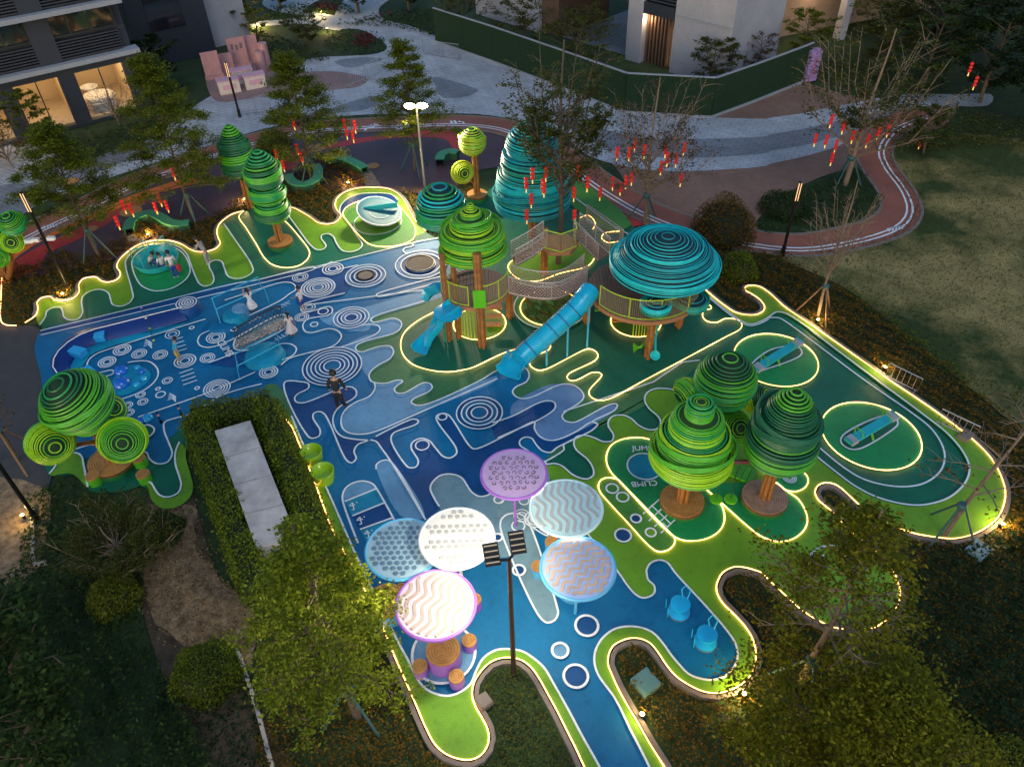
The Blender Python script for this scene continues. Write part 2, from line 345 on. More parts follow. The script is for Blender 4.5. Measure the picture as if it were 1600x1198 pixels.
# --- lime bands on the left
A = T("c0 255,840 290,790 300,755 330,735 380,730 398,760 405,790 440,810 490,805 520,770 515,700 525,660 570,630 630,620 680,640 695,680 710,715 760,725 810,705 835,670 830,630 790,480 790,440 830,390 890,350 970,335 1050,335 1120,355 1170,400 1190,450 1220,530 1250,585 1280,600 1320,590 1338,565 1330,520 1310,480 1315,450 1350,437 1385,445 1405,490 1430,540 1480,553 1540,540 1580,510 1575,470 1470,310 1400,210")
fill(A+LEDA[:-3][::-1], 'lime'); line(A)
line("c0 830,480 830,440 870,385 930,355 1010,345 1080,355 1150,400 1190,510 1150,570 1070,615 980,630 900,605 860,560", closed=True); fill("c0 830,480 830,440 870,385 930,355 1010,345 1080,355 1150,400 1190,510 1150,570 1070,615 980,630 900,605 860,560", 'emer')
A = T("c4 180,125 250,220 350,350 385,372 420,370 440,350 410,300 415,280 450,272 480,285 510,340 545,378 590,385 640,372 665,345 650,310 545,160")
fill(A+LEDB[:9][::-1], 'lime'); line(A)
fill(LEDB[9:]+T("c4 1000,280 960,200 900,110 840,60 740,40 640,60 570,95 545,150"), 'lime')
A = T("c4 525,145 530,100 570,55 640,25 740,18 840,25 885,60 870,90 740,50 640,66 560,118"); fill(A, 'navy'); line(A[:7])
SP = T("c4 545,150 565,112 620,82 700,62 800,62 870,85 930,140 980,210 998,260 980,310 920,340 850,355 770,355 710,340 660,300 600,230")
fill(SP, 'leaf'); led(SP, 'warm light strip circling under the tilted disc spinner', True)
P_ = disc(590.8, 350, 37, 'lime'); ring(590.8, 350, 37)
# --- blue half of the floor
SG = T("c4 1060,690 740,790 718,808 735,825 790,815 860,800 905,820 905,860 870,890 680,945 630,970 628,1000 660,1010 710,995 780,975 840,975 860,1010 840,1050 770,1090 720,1130 708,1165 725,1195 d4 770,8 815,8 c4 885,1186 918,1192 d4 880,25 865,45 880,68 920,70 1050,5 1090,12 1100,38 1070,65 985,105 970,125 1000,145 1060,140 1400,-10 p 777,582 810,573 823,580 827,590 822,600 806,608 801,615 805,622 815,626 830,624 870,606 885,603 898,606 d8 435,60 447,95 420,130 340,180 312,212 330,242 380,253 420,240 620,138 655,140 640,175 500,250 533,262 500,300 320,395 325,420 205,497")
BR = T("p 865,760 915,833 e8 665,0 720,80 770,135 810,155 850,150 885,125 885,80 845,40 838,0 d8 835,1180 860,1130 910,1110 960,1120 1020,1195 e8 1200,200 1330,350 1390,440 1403,520 1380,590 1330,640 1260,665 1180,660 1100,630 1040,570 990,510 940,440 880,375 810,342 730,333 650,345 590,380 545,430 515,500 515,570 540,640 640,780 740,980 850,1198 930,1370")
BLf = T("e8 630,1370 540,1198 440,1020 350,850 260,690 200,590 140,535 70,490 0,475 e4 1500,480 1420,530 1375,610 1340,690 1270,745 1200,765 1130,755 1060,720 1010,660 950,540 890,430 d4 640,1105 430,635 300,390 225,210 130,15")
BD = T("p 410,603 350,620 300,650 d0 1090,228 1035,250 1030,300 1060,380 1080,450 1050,500 990,510 940,480 920,440 850,430 700,440 580,392 315,485")
BU = T("p 72,620 66,560 c0 258,878 700,772 1597,562 c4 370,480 980,330 1150,295 p 705,365 720,440")
fill(BU+SG+BR+BLf+BD, 'sky', nm='rubber_base')
fill("p 66,600 66,522 200,487 400,440 430,470 520,560 470,600 440,625 330,635 300,650 260,690 150,715 80,722", 'blue')
for P in (SG, BR, BLf[:-1]): line(P)
line(BD); line("c0 258,878 700,772 1500,578 c4 -20,568 360,478 372,490 0,590 c0 1450,625 700,802 262,905", .055)
fill("c0 258,878 700,772 1520,575 1530,590 700,800 262,905", 'navy', False); line("c4 370,480 980,330 1150,295", smo=False)
# green shapes framing the tower
fill(T("c4 1060,690")+SG[1:40]+T("p 815,560 800,520 760,470 720,440"), 'mid')
fill(SG[39:]+T("p 870,700 1000,640 1093,566 1065,569 1150,500 1000,520 900,540 820,560"), 'mid')
TZ = T("c8 1140,715 1200,718 1235,725 1240,742 1200,755 1185,785 1210,820 1270,830 1330,805 1400,812 1430,840 1420,870 1320,925 810,1198 d8 600,110 540,118 490,95 480,60 555,0 c8 575,1190 560,1150 510,1140 440,1160 370,1198 g4 1480,1198 1440,1120 1445,1060 1500,1010 1597,960 1597,870 1540,842 1480,845 1310,930 1250,950 1190,940 1165,900 1190,860 1520,690 1550,630 1510,575 1440,550 1380,565 900,805 820,820 740,790 700,740 810,625 940,560 960,510 930,480 880,500 470,570 0,780 c4 1320,1120 1200,1138 1080,1125 980,1090 920,1030 905,960 930,890 1010,820 1120,760")
# (the two crops overlap at the second comb finger: drop the duplicate reading)
TZ = TZ[:18]+TZ[29:]
fill(TZ+T("p 720,460 760,400 900,380 1060,430"), 'dark'); led(TZ, 'long warm light strip meandering round the slide tower')
line("d8 320,185 880,0 c8 1060,1075 1170,1062", smo=False)
# steel, navy and teal shapes inside the blue
fill(T("c4 1140,300 980,332 990,350 920,375 930,395 1000,390 1140,360 1150,560 1060,690")+T("p 735,440 735,372"), 'steel')
line("c4 1140,300 980,330 982,348 930,362 920,380 940,393 1000,380")
fill(T("c4 750,655 1060,560 1150,540 1150,580 1060,610 760,668"), 'blue'); line("c4 1150,540 755,650 752,662 770,666 1150,575")
fill(T("c4 1150,600 700,720 400,790 560,870 700,870 740,790 1060,690"), 'steel'); line("c4 1150,610 300,720", smo=False)
fill(SG[12:39]+T("p 777,590 d4 1505,-20 1060,175 760,305 680,325 590,320 545,290 535,230 560,175 620,130 710,90 745,40 740,0 c4 690,1150 640,1040"), 'steel')
fill(SG[1:13]+T("c4 600,1010 560,970 680,905 770,885 778,865 760,845 720,840 700,760"), 'steel')
line("c4 660,845 720,838 765,848 776,870 750,900 520,985")
line("d4 740,0 745,40 710,90 620,130 560,175 535,230 545,290 590,320 680,325 760,305 1060,175 1505,-20")
N2 = T("d4 185,0 330,340 355,352 395,340 405,305 360,225 365,195 400,185 430,200 570,490 600,505 628,480 615,430 640,390 700,365 640,360 540,340 495,290 485,220 520,160 620,95 630,60 600,32 560,32 300,130 255,125 245,100 265,75 330,40 330,10 290,0")
fill(N2, 'navy'); line(N2, closed=True)
COMB = T("d4 750,340 985,232 1015,242 1005,262 860,320 845,360 930,510 960,535 1000,530 1015,495 970,410 980,375 1030,352 1080,365 1120,410 1170,465 1210,475 1250,450 1250,415 1130,240 1130,210 1165,195 1200,205 1330,395 1360,418 1400,410 1590,318 d8 140,250 140,290 180,345 240,365 300,355 400,310 500,250 533,262 500,300 280,410 240,440 190,430 150,390 120,350 80,345 50,365 50,395 110,440 p 825,715")
S2 = T("d4 1480,685 1450,705 1400,715 1350,690 1280,595 1215,575 1150,585 1100,630 1090,670 1145,775")
fill(COMB+S2+T("d4 1050,840 840,490 790,420 750,370 715,362"), 'navy')
line(COMB); line(S2); line("d4 715,362 750,370 790,420 840,490 1060,860")
fill(S2+T("p 690,800 700,850 800,870 850,800 860,750 850,720"), 'grey')  # paler patch: floodlight falloff by the parasols painted into the floor
A = T("d8 -120,255 0,215 170,130 220,118 260,125 272,150 260,175 170,235 0,310 -90,350"); fill(A, 'navy'); line(A)
fill("d8 0,215 120,150 220,118 272,150 200,220 140,265 145,310 200,358 240,365 400,310 655,155 620,138 420,240 340,240 312,212 420,130 447,95 420,40 340,10 250,10 120,60 0,140", 'lav')
fill("d8 0,215 170,130 220,118 260,125 272,150 260,175 170,235 0,310", 'navy')
A = T("d4 755,545 752,520 780,495 830,490 1050,840 920,840"); fill(A, 'steel'); line(A[::-1][1:])
HOP = T("d4 640,1005 545,740 545,700 565,660 610,630 670,618 730,635 755,665 860,850 900,930")
fill("d4 560,745 545,700 565,660 610,630 670,618 730,635 755,665", 'steel'); line(HOP)
for k, (a, b) in enumerate(((745, 665), (835, 752), (920, 845), (1005, 930))):
    xs = (558+47*k, 755+53*k); line(f"d4 {xs[0]},{a} {xs[1]},{b}", smo=False)
    if k < 3: fill(f"d4 {xs[0]},{a} {xs[1]},{b} {xs[1]+53},{b+86} {xs[0]+47},{a+88}", ('teal', 'navy', 'teal')[k], False)
    x, y = xs[0]+45, a+30
    for sg in (f"d4 {x-18},{y} {x},{y-22} {x+20},{y-8} {x-18},{y}", f"d4 {x},{y-22} {x+14},{y+22}", f"d4 {x+26},{y-26} {x+32},{y-20}", f"d4 {x-2},{y+24} {x+10},{y+22}"): line(sg, .035, smo=False)
A = T("um 885,570 890,545 915,515 965,500 1020,510 1060,555 1240,1090 1245,1125 1225,1165 1180,1182 1135,1150 900,640"); fill(A, 'grey'); line(A, closed=True)
A = T("um 1065,520 1075,490 1110,480 1180,640 1090,590"); line(A)
# arcs inside the left blue zone
A = T("f2 560,930 590,860 680,810 850,760 1597,420 f3 900,345 980,290 975,240 930,205 850,195 760,210 500,290 100,420 f2 700,520"); line(A[:-1])
A = T("f2 560,930 590,985 680,1010 800,990 1030,890 f3 300,850 760,610 830,600 900,620"); line(A)
NETO = T("f3 210,980 240,900 300,860 760,610 830,600 870,620 880,700 860,760 290,1040 230,1030"); fill(NETO, 'grey'); line(NETO, closed=True)
A = T("f3 -100,1200 0,1165 300,1060 780,970 850,960 940,975 990,1020 980,1070 930,1120 600,1230"); fill(A, 'navy'); line(A)
A = T("f3 1597,330 1085,470 1050,520 1060,560 1130,570 1400,500 1440,540 1420,590 1380,610 1140,655 1080,710 1075,770 1110,815 1180,825 1400,775 1500,800 1550,860 1530,920 1450,990 900,1150 800,1230")
fill(A+T("f3 600,1198 300,1150 900,900 1000,700 900,520"), 'blue'); line(A)
A = T("f3 1400,500 1440,540 1420,590 1300,615 1230,620 1060,570"); fill(A, 'navy')
fill("f3 540,160 1200,10 p 520,416 560,424 545,455 f3 1597,330 1085,470 1000,450 980,260 850,180", 'navy'); line("f3 540,160 1200,12 1240,20 p 520,412")
line("c4 500,500 640,470", smo=False)
A = T("f4 140,800 370,870 600,790 760,700 850,600 870,520 840,450 760,390 650,378 490,400"); line(A[1:])
line("f4 0,570 290,495 320,520 290,550 140,590"); line("f1 620,1070 650,1000 740,930 870,880 1597,650 f2 660,655"); line("f4 620,1080 1000,950 1500,770 p 400,585")
fill("f4 330,560 500,420 650,440 770,520 740,620 600,730 400,800 280,740", 'teal')
for c in ((271, 526, 10.6, 2), (252, 558, 11, 3), (338.5, 530.8, 14, 3), (325.7, 563, 11, 3), (290.7, 567.7, 16, 3), (470, 437, 12, 3), (521, 423.7, 16, 3), (497.8, 453, 26, 5),
          (484, 484, 9.4, 2), (472.7, 499.5, 10.6, 3), (549.7, 500, 27.5, 4), (520, 575.5, 45.6, 6), (421, 585.5, 13.8, 3), (572, 434.5, 31, 4), (658, 416.5, 39.5, 4),
          (749.4, 648.8, 35.8, 4), (340.6, 611, 20, 4), (221.6, 621, 7, 2), (201.6, 637.6, 7.5, 2), (225.4, 632, 7.5, 2), (204, 649, 7.5, 2), (263.4, 599, 7.5, 2), (193, 551, 13, 3), (219.5, 557, 11, 3), (169.5, 570, 12.8, 3),
          (1232, 751, 10, 3), (815, 810, 12, 2), (836, 815, 16, 3)):
    x, y, r, n = c
    for k in range(n):
        rk = r*(1-k*.86/n)
        if r > 25: disc(x, y, rk, ('lav', 'navy') [k % 2] if y < 520 else ('navy', 'sky')[k % 2])
        ring(x, y, rk, .05 if r > 12 else .035)
for x, y, r in ((301.3, 516.6, 3.5), (367, 519, 4.7), (506, 491, 7.8), (492, 511.4, 5.6), (691.8, 656, 6.8), (660.5, 700, 10.5), (253, 621, 7), (249, 612, 3.3), (310, 611, 3.3), (780, 785, 7.5), (819, 787, 7.5), (810, 826, 10), (779, 785, 7)):
    ring(x, y, r)
for x, y, r, c in ((916.5, 981.4, 17.6, 'navy'), (875, 1020, 12.5, 'steel'), (899.4, 1060, 18.8, 'navy'), (778, 844, 7, 'navy'), (811, 895, 9.5, 'navy')): disc(x, y, r, c); ring(x, y, r, .07)
for k in range(4):
    y = 90+k*48; x = 1180+k*17
    line(f"f4 {x-130},{y+40} {x},{y}", .04, smo=False); y += 395; x += 125; line(f"f4 {x-170},{y+58} {x},{y}", .04, smo=False)
for cx, cy in ((740, 170), (1040, 840)):
    for k in range(5): line(f"f4 {cx-50+k*6},{cy+10-k*22+30} {cx+10+k*4},{cy-20-k*10+38} {cx+55},{cy+30-k*16+30}", .03, smo=False)
for (cr, cx, cy, sgn) in (('f3', 830, 495, 1), ('f3', 465, 668, 1), ('f3', 815, 895, -1), ('f3', 525, 1035, -1)):
    for k in range(4):
        x = cx-70+k*42; y = cy+30-k*20
        line(f"{cr} {x+22*sgn},{y-26} {x-18*sgn},{y+4} {x+30*sgn},{y+14}", .028, smo=False)
# painted words (flat paint): CLIMB beside the net, JUMP and CLIMB at the emerald circle
def word(txt, c, size, rz, parent, m=WHITE, z=.16, name='painted_word', mirror=False):
    cu = bpy.data.curves.new(name, 'FONT'); cu.body = txt; cu.size = size; cu.align_x = 'CENTER'; cu.align_y = 'CENTER'; cu.offset = size*.012
    t = bpy.data.objects.new(name, cu); COL.objects.link(t)
    dg = bpy.context.evaluated_depsgraph_get(); me = bpy.data.meshes.new_from_object(t.evaluated_get(dg)); me.materials.clear(); me.materials.append(m)
    bpy.data.objects.remove(t); bpy.data.curves.remove(cu)
    o = bpy.data.objects.new(name, me); COL.objects.link(o); o.location = (c[0], c[1], z); o.rotation_euler.z = rz; o.parent = parent; return o
a = G(348, 541.5); b = G(359, 556.5)
word('CLIMB', (a+b)/2, .42, math.atan2((b-a).y, (b-a).x), PG)
# --- right: lime ground, running loop, emerald petals
TRO = T("c8 1210,660 1420,820 1480,845 1540,830 1597,800 c12 50,768 100,775 180,820 430,1010 680,1198 d12 960,210 1100,320 1190,420 1235,500 1245,560 1215,640 1130,720 1030,760 900,775 700,735 550,665 400,555 275,450 p 1191,630 1150,605")
LL = T("d8 205,497 215,520 260,515 310,530 370,580 420,605 470,612 505,590 505,550 470,490 400,430 385,390 400,350 450,340 510,355 570,380 620,375 632,340 600,285 600,250 630,220 690,215 740,235 790,280 850,305 900,300 925,265 910,225 850,170 825,120 840,75 890,50 950,48 1010,58 1100,90")
fill(T("p 1100,462")+TRO+T("p 1093,590")+LL[::-1]+BR+LEDR[::-1], 'lime'); line(TRO); line(LL)
TRI = T("c8 1200,655 1400,812 c12 0,805 60,805 100,825 600,1198 d12 880,195 1000,290 1060,370 1090,450 1085,520 1050,580 960,640 850,660 720,650 580,610 450,530 290,395"); line(TRI[2:])
line("c8 1215,672 1420,832 1480,855 1540,842 1597,812")
for x, y, r, lb in ((1211, 565, 63.5, 'warm light ring round the seesaw near the sphere tree'), (1359, 683, 73.5, 'warm light ring round the seesaw inside the running loop')):
    P, g, R = circ_pts(x, y, r, 40); disc(x, y, r, 'emer'); led(P, lb, True)
A = T("d12 460,340 740,215 790,235 800,270 780,295 560,425 500,425 450,390"); fill(A, 'dark'); line(A, closed=True)
A = T("c12 0,1010 130,980 180,985 205,1015 190,1045 0,1120 c8 1520,1140 1480,1120"); fill(A, 'dark'); line(A, closed=True)
J1 = T("d8 1000,480 880,372 820,352 750,350 680,362 620,395 590,450 590,510 620,570 660,612 985,948 1050,985 1130,993 1220,975 1290,930 1320,870 1315,800 1285,745 1200,665")
J2 = T("d8 655,608 600,598 555,612 537,650 550,690 600,750 720,880 860,1030 910,1060 970,1050 1010,1010 1010,970 985,945 660,610")
J3 = T("d8 1200,665 1285,740 1500,930 1560,970 1597,985 d12 70,998 150,980 215,930 240,870 225,800 180,730 110,680 50,630")
J4 = T("d12 -60,540 60,645 100,675 170,685 225,660 245,620 235,585 190,545")
for P, c, lb in ((J1, 'emer', 'warm light strip round the jump and climb circle'), (J2, 'leaf', 'warm light strip round the row of small dots'), (J3, 'emer', 'warm light strip round the petal under the tall ring tree'), (J4, 'emer', 'short warm light strip behind the tall ring tree')):
    fill(P, c); led(P, lb)
disc(1006.6, 733.5, 27, 'teal'); ring(1006.6, 733.5, 27)
for x, y, r, c in ((972.8, 841, 12.5, 'navy'), (1015.9, 836.7, 8, 'lime'), (992.9, 815, 8, 'navy'), (972.3, 781.6, 9.3, 'leaf'), (956, 768.3, 9.3, 'leaf')): disc(x, y, r, c); ring(x, y, r, .06)
for s in ("d8 815,830 915,740", "d8 850,875 938,790", "d8 885,910 978,825", "d8 925,950 1030,850", "d8 865,775 990,895", "d8 935,885 965,912"): line(s, .045, smo=False)
g = G(1006.6, 733.5)
word('JUMP', G(1003, 705.5), .30, rad(-2), PG); word('CLIMB', G(1006, 760), .30, rad(183), PG)
line("d12 240,1180 250,1100 300,1050 370,1028 430,1040 470,1090 480,1150"); line("d12 300,1198 275,1140 290,1095 340,1090")
# lower left lime bands
A = T("d4 640,1105 430,635 300,390 225,210 135,160"); B = LEDL[-9:]
fill(BLf[:27]+T("d4 640,1105 430,635 300,390 225,210 135,165")+LEDL[::-1], 'lime')
fill("d4 130,15 225,205 150,165 100,110 60,20", 'mid')
A = T("d0 320,580 360,530 380,480 430,455 490,450 520,470 535,530 560,660"); fill(A+T("d0 450,570"), 'lime'); line(A)
A = T("d0 1130,380 1105,440 1105,520 1130,600 1140,650 1120,700 1060,725 1010,715 980,680 950,635 900,625"); fill(A+T("d0 930,660 950,730 1000,780 1060,790 1130,770 1190,720 1210,660 1195,580 1165,470 1165,420"), 'lime'); line(A)
line("d0 890,285 930,275 970,295 970,320 930,355 890,370"); fill("d0 850,300 930,275 970,295 970,320 930,355 870,375", 'dark')
# tower circles
def lcirc(x, y, r, lb): P, g, R = circ_pts(x, y, r, 40); led(P, lb, True); return g, R
disc(860, 484, 57, 'leaf'); ring(860, 484, 57); TWP = lcirc(860, 484, 47, 'warm light ring round the planted circle under the bridge')
TWA = lcirc(749.6, 509, 41, 'warm light ring under the green roofed tower'); disc(749.6, 509, 41, 'lime')
TWB = lcirc(993, 506, 39, 'warm light ring under the turquoise domed tower'); disc(993, 506, 39, 'leaf')
A = T("p 794,419 805,408 827,401 860,394 900,383 925,385 930,400 919,419 875,431 840,443 815,441 800,432"); fill(A, 'lime'); led(A, 'warm light strip round the lime patch beneath the rope bridges', True)
for s in ("p 905,345 918,340 930,352 926,362", "p 968,365 945,368 940,376 950,383 970,380"): led(s, 'short curl of warm light strip behind the rope bridge' if '905' in s else 'hooked warm light strip behind the turquoise dome')
fill("p 893,282 985,352 975,362 960,368 900,330 870,290", 'leaf'); line("p 893,310 960,360 1010,385", smo=False)
o = ribbon_obj('bed_edging', smooth(W2(T("p 372,1015 385,1055 402,1105 430,1215")), False, .4), .10, .16, mat('pale_edging', (.42, .38, .34), rough=.8, var=.2), None, h=.16); tag(o, kind='structure')
o = ribbon_obj('bed_edging', smooth(W2(T("p 52,795 54,850 57,885 75,880")), False, .4), .10, .14, mat('pale_edging', (.42, .38, .34)), None, h=.14); tag(o, kind='structure')
# ================================================================ RING TREES (stacked tube rings on timber posts)
def tubemat(n, c, k=1.0): return mat('tube_'+n, tuple(x*k for x in c), rough=.42, var=.14, scale=3.0, fade=.08, spec=.5)
RM = dict(lime=tubemat('lime', (.30, .60, .010)), grn=tubemat('green', (.085, .42, .02)), dk=tubemat('dark_green', (.015, .15, .04)), bott=tubemat('bottle_green', (.012, .13, .055)),
          yel=tubemat('yellow_green', (.42, .52, .03)), tl=tubemat('teal', (.006, .32, .36)), tq=tubemat('turquoise', (.012, .56, .58)), sea=tubemat('sea_green', (.02, .30, .18)), bl=tubemat('blue', (.01, .19, .36)), emr=tubemat('emerald', (.018, .32, .08)))
CORE = {k: mat('ring_core_'+k, c, rough=.8, var=.2) for k, c in dict(g=(.005, .035, .010), t=(.003, .035, .045), l=(.012, .05, .006)).items()}  # very dark cores put the shade between the rings into colour
wood = mat('timber_post', (.30, .125, .035), rough=.45, var=.35, scale=5, col2=(.42, .19, .055))
woodd = mat('timber_deck', (.55, .25, .05), rough=.5, var=.35, scale=7, col2=(.55, .28, .08))
woodp = mat('timber_pale', (.36, .22, .14), rough=.6, var=.3, scale=7)
def lerp_prof(prof, t):
    for (a, ra), (b, rb) in zip(prof, prof[1:]):
        if a <= t <= b: return ra+(rb-ra)*((t-a)/(b-a) if b > a else 0)
    return prof[-1][1]
def ring_crown(parent, loc, h, r, prof, nr, cols, core='g', tilt=3.0, rot=(0, 0, 0), tube=None, seed=1, name='crown', bands=3):
    """crown core plus one object for every tube ring; loc = middle of the lower rim, local to parent"""
    rnd = random.Random(seed); tube = tube or h/nr*.45
    mb = MB(); mb.lathe([(max(.01, lerp_prof(prof, k/24)*r-tube*2.2), k/24*h) for k in range(25)], n=26)
    c = mb.build(name, CORE[core], parent); c.location = loc; c.rotation_euler = rot
    def one(z, rr, tx, ty, m, tb):
        n = 40 if rr > .5 else 26; mb = MB(); q = Matrix.Rotation(tx, 3, 'X') @ Matrix.Rotation(ty, 3, 'Y')
        mb.tube([q @ Vector((rr*math.cos(2*math.pi*k/n), rr*math.sin(2*math.pi*k/n), 0)) for k in range(n)], tb, 5, True)
        o = mb.build('ring', m, c); o.location.z = z
    for k in range(nr):
        t = (k+.5)/nr; rr = max(.05, lerp_prof(prof, t)*r)
        tx, ty = rad(rnd.gauss(0, tilt*.4)), rad(rnd.gauss(0, tilt*.4))
        m = RM[cols[(k*len(cols)//nr) % len(cols)]] if isinstance(cols, list) else RM[cols]
        if rnd.random() < .25: m = RM[rnd.choice(cols if isinstance(cols, list) else [cols])]
        one(t*h, rr, tx, ty, m, tube*rnd.uniform(.85, 1.1))
    for (ta, ra), (tb_, rb) in zip(prof, prof[1:]):   # flat ledges between the tiers carry concentric rings too
        if tb_-ta <= .021 and ra-rb > .07:
            q = rb*r+tube
            while q < ra*r-tube: one(ta*h-tube*.2, q, 0, 0, RM[rnd.choice(cols if isinstance(cols, list) else [cols])], tube*.8); q += tube*2.5
    for k in range(bands):                       # bundles of rings that wrap the crown at a slant
        t = rnd.uniform(.12, .7); kk = min(1, h/(2*r)); a = rad(rnd.uniform(5, 13))*rnd.choice((-1, 1))*kk*(.45 if kk < .5 else 1); b = rad(rnd.uniform(-8, 8))*kk*(.45 if kk < .5 else 1); m = RM[rnd.choice(cols if isinstance(cols, list) else [cols])]
        for j in range(3): one(t*h+j*tube*1.9, lerp_prof(prof, t)*r*1.03+tube*.4, a, b, m, tube*1.05)
    return c
SPH = [(0, .35), (.06, .55), (.15, .76), (.3, .95), (.45, 1), (.6, .97), (.75, .83), (.87, .62), (.95, .4), (1, .12)]
EGG = [(0, .72), (.08, .9), (.2, 1), (.4, .98), (.6, .86), (.78, .62), (.9, .4), (1, .1)]
DOME = [(0, 1), (.1, .99), (.25, .95), (.45, .85), (.65, .68), (.82, .46), (.94, .24), (1, .06)]
TIER = [(0, .93), (.06, 1), (.26, .97), (.27, .82), (.34, .84), (.52, .80), (.53, .62), (.6, .64), (.76, .56), (.77, .30), (.8, .32), (.98, .30), (1, .08)]
TIER2 = [(0, .97), (.05, 1), (.22, .9), (.23, .86), (.3, .95), (.48, .84), (.50, .58), (.56, .62), (.74, .52), (.76, .3), (.86, .26), (.9, .14), (1, .06)]
CONE = [(0, .78), (.05, .92), (.14, 1), (.36, .98), (.38, .88), (.5, .9), (.62, .84), (.64, .72), (.78, .6), (.9, .4), (1, .1)]
TALL = [(0, .95), (.08, 1), (.2, .98), (.22, .84), (.3, .9), (.42, .86), (.44, .72), (.52, .78), (.64, .73), (.66, .60), (.74, .66), (.86, .55), (.95, .34), (1, .1)]
def post_cluster(parent, p, z0, z1, r=.075, n=3, lean=(0, 0), name='post', spread=.085):
    for k in range(n):
        a = 2*math.pi*k/n+.4; d = Vector((math.cos(a)*spread, math.sin(a)*spread, 0))
        mb = MB(); mb.cyl(Vector(p)+d+Vector((0, 0, z0)), Vector(p)+d*.8+Vector((lean[0], lean[1], z1)), r, r*.92, 10); mb.build(name, wood, parent)
def wood_disc(parent, r, h, rim='dk', m=None, name='timber_seat'):
    mb = MB(); mb.lathe([(r*1.0, 0), (r*1.02, h*.75)], n=36); b = mb.build('seat_base', RM[rim] if isinstance(rim, str) else rim, parent)
    mb = MB(); mb.lathe([(r*1.02, h*.75), (r*1.03, h), (r*.99, h+.012)], n=36); d = mb.build(name, mat('timber_groove', (.13, .06, .02), rough=.7), parent)
    for k in range(9):
        rr = r*(1.0-.10*k); mb = MB(); mb.lathe([(rr-.082*r, h+.008), (rr-.082*r, h+.03), (rr, h+.03), (rr, h-.02)], n=36, caps=False); mb.build('timber_ring', m or woodd, d)
def axis_pt(bx, by, z=0): g = G(bx, by, z); return Vector((g.x, g.y, 0))
# --- tall tiered lime tree with orange timber seat
def std_tree(bx, by, rimy, topy, rpx, prof, nr, cols, label, seat=None, core='g', seed=1, nm='ring_tree', zs=.35, seatm=None, tilt=3, bands=3):
    b = axis_pt(bx, by, zs if seat else 0); t = empty(nm, b, label=label, cat='tree sculpture', group='tube ring tree sculptures')
    z0, z1 = ZAT(b, rimy), ZAT(b, topy); mp = MPP((b.x, b.y, z0)); 
    post_cluster(t, (0, 0, 0), 0, z0+.4*(z1-z0), .07, 5, spread=.13, name='trunk_post')
    ring_crown(t, (0, 0, z0), z1-z0, rpx*mp, prof, nr, cols, core, seed=seed, tilt=tilt, bands=bands)
    if seat: wood_disc(t, seat*mp, zs, m=seatm)
    return t, b, z0, z1, mp
std_tree(1066, 781, 720, 626, 64, TIER, 34, ['lime', 'lime', 'grn', 'lime', 'grn', 'grn', 'emr'], 'tiered lime green tube tree with an orange timber seat at its foot', 36, 'l', 3, bands=2, tilt=1.5)
std_tree(1195, 776, 712, 611, 54, CONE, 34, ['grn', 'dk', 'bott', 'grn', 'bott', 'bott', 'dk', 'grn'], 'bullet shaped dark green tube tree above a pale timber seat', 37, 'g', 5, seatm=woodp, bands=3, tilt=2)
# ball trees
def ball_tree(bx, by, balls, label, seat=None, trunk_to=None, core='g', seed=1, seatm=None, nm='ring_tree'):
    b = axis_pt(bx, by); t = empty(nm, b, label=label, cat='tree sculpture', group='tube ring tree sculptures')
    zt = 0
    for k, (x, y, rp, z, rot, sq, cols) in enumerate(balls):
        c = G(x, y, z)-b; R = rp*MPP((c.x+b.x, c.y+b.y, z)); h = 2*R*sq; M = Matrix.Rotation(rot[2], 3, 'Z') @ Matrix.Rotation(rot[1], 3, 'Y') @ Matrix.Rotation(rot[0], 3, 'X')
        ring_crown(t, c-M @ Vector((0, 0, h*.47)), h, R, SPH, 17 if rp < 30 else 24, cols, core, rot=rot, seed=seed+k, bands=2 if rp > 25 else 1, tilt=2.5)
        mb = MB(); top = Vector((c.x, c.y, z-R*.3)); mid = Vector((c.x*.15, c.y*.15, max(.4, z-R*1.3)))
        mb.tube([Vector((0, 0, .05)), mid, top] if k else [Vector((0, 0, .05)), top], [.1, .085, .06] if k else [.13, .09], 10); mb.build('trunk_post' if k == 0 else 'branch', wood, t)
    post_cluster(t, (0, 0, 0), 0, balls[0][3]*.8, .06, 5, spread=.12, name='trunk_post')
    if seat: wood_disc(t, seat, .32, m=seatm)
    return t
ball_tree(1113, 700, [(1134, 593, 47, 3.2, (0, 0, 0), .92, ['emr', 'grn', 'grn', 'dk']), (1074, 612, 23, 2.6, (0, rad(75), rad(30)), .9, ['grn', 'lime']), (1180, 622, 23, 2.6, (0, rad(60), rad(-30)), .95, ['lime', 'dk']), (1148, 667, 26, 1.7, (rad(50), rad(20), 0), .75, ['emr', 'grn'])],
          'round dark green tube tree with three small side balls', core='g', seed=20)
ball_tree(180, 728, [(121, 627, 53, 3.2, (rad(14), rad(-12), 0), .9, ['emr', 'grn', 'grn', 'dk']), (79, 691, 35, 2.2, (rad(70), rad(25), rad(35)), .85, ['grn', 'lime']), (192, 686, 35, 2.1, (rad(62), 0, rad(28)), .85, ['lime', 'lime', 'grn']), (172, 641, 24, 2.6, (rad(50), 0, rad(60)), .9, ['lime', 'dk'])],
          'large green ball tube tree with three side balls on a leaning timber trunk', seat=.75, seed=40)
ball_tree(14, 440, [(20, 349, 20, 3.1, (rad(20), 0, 0), .9, ['emr', 'grn']), (19, 377, 17, 2.3, (rad(70), 0, rad(25)), .9, ['grn', 'lime']), (-3, 402, 16, 1.7, (rad(70), 0, 0), .9, ['grn'])],
          'small green ball tube tree at the asphalt end of the shrub bed', seed=60)
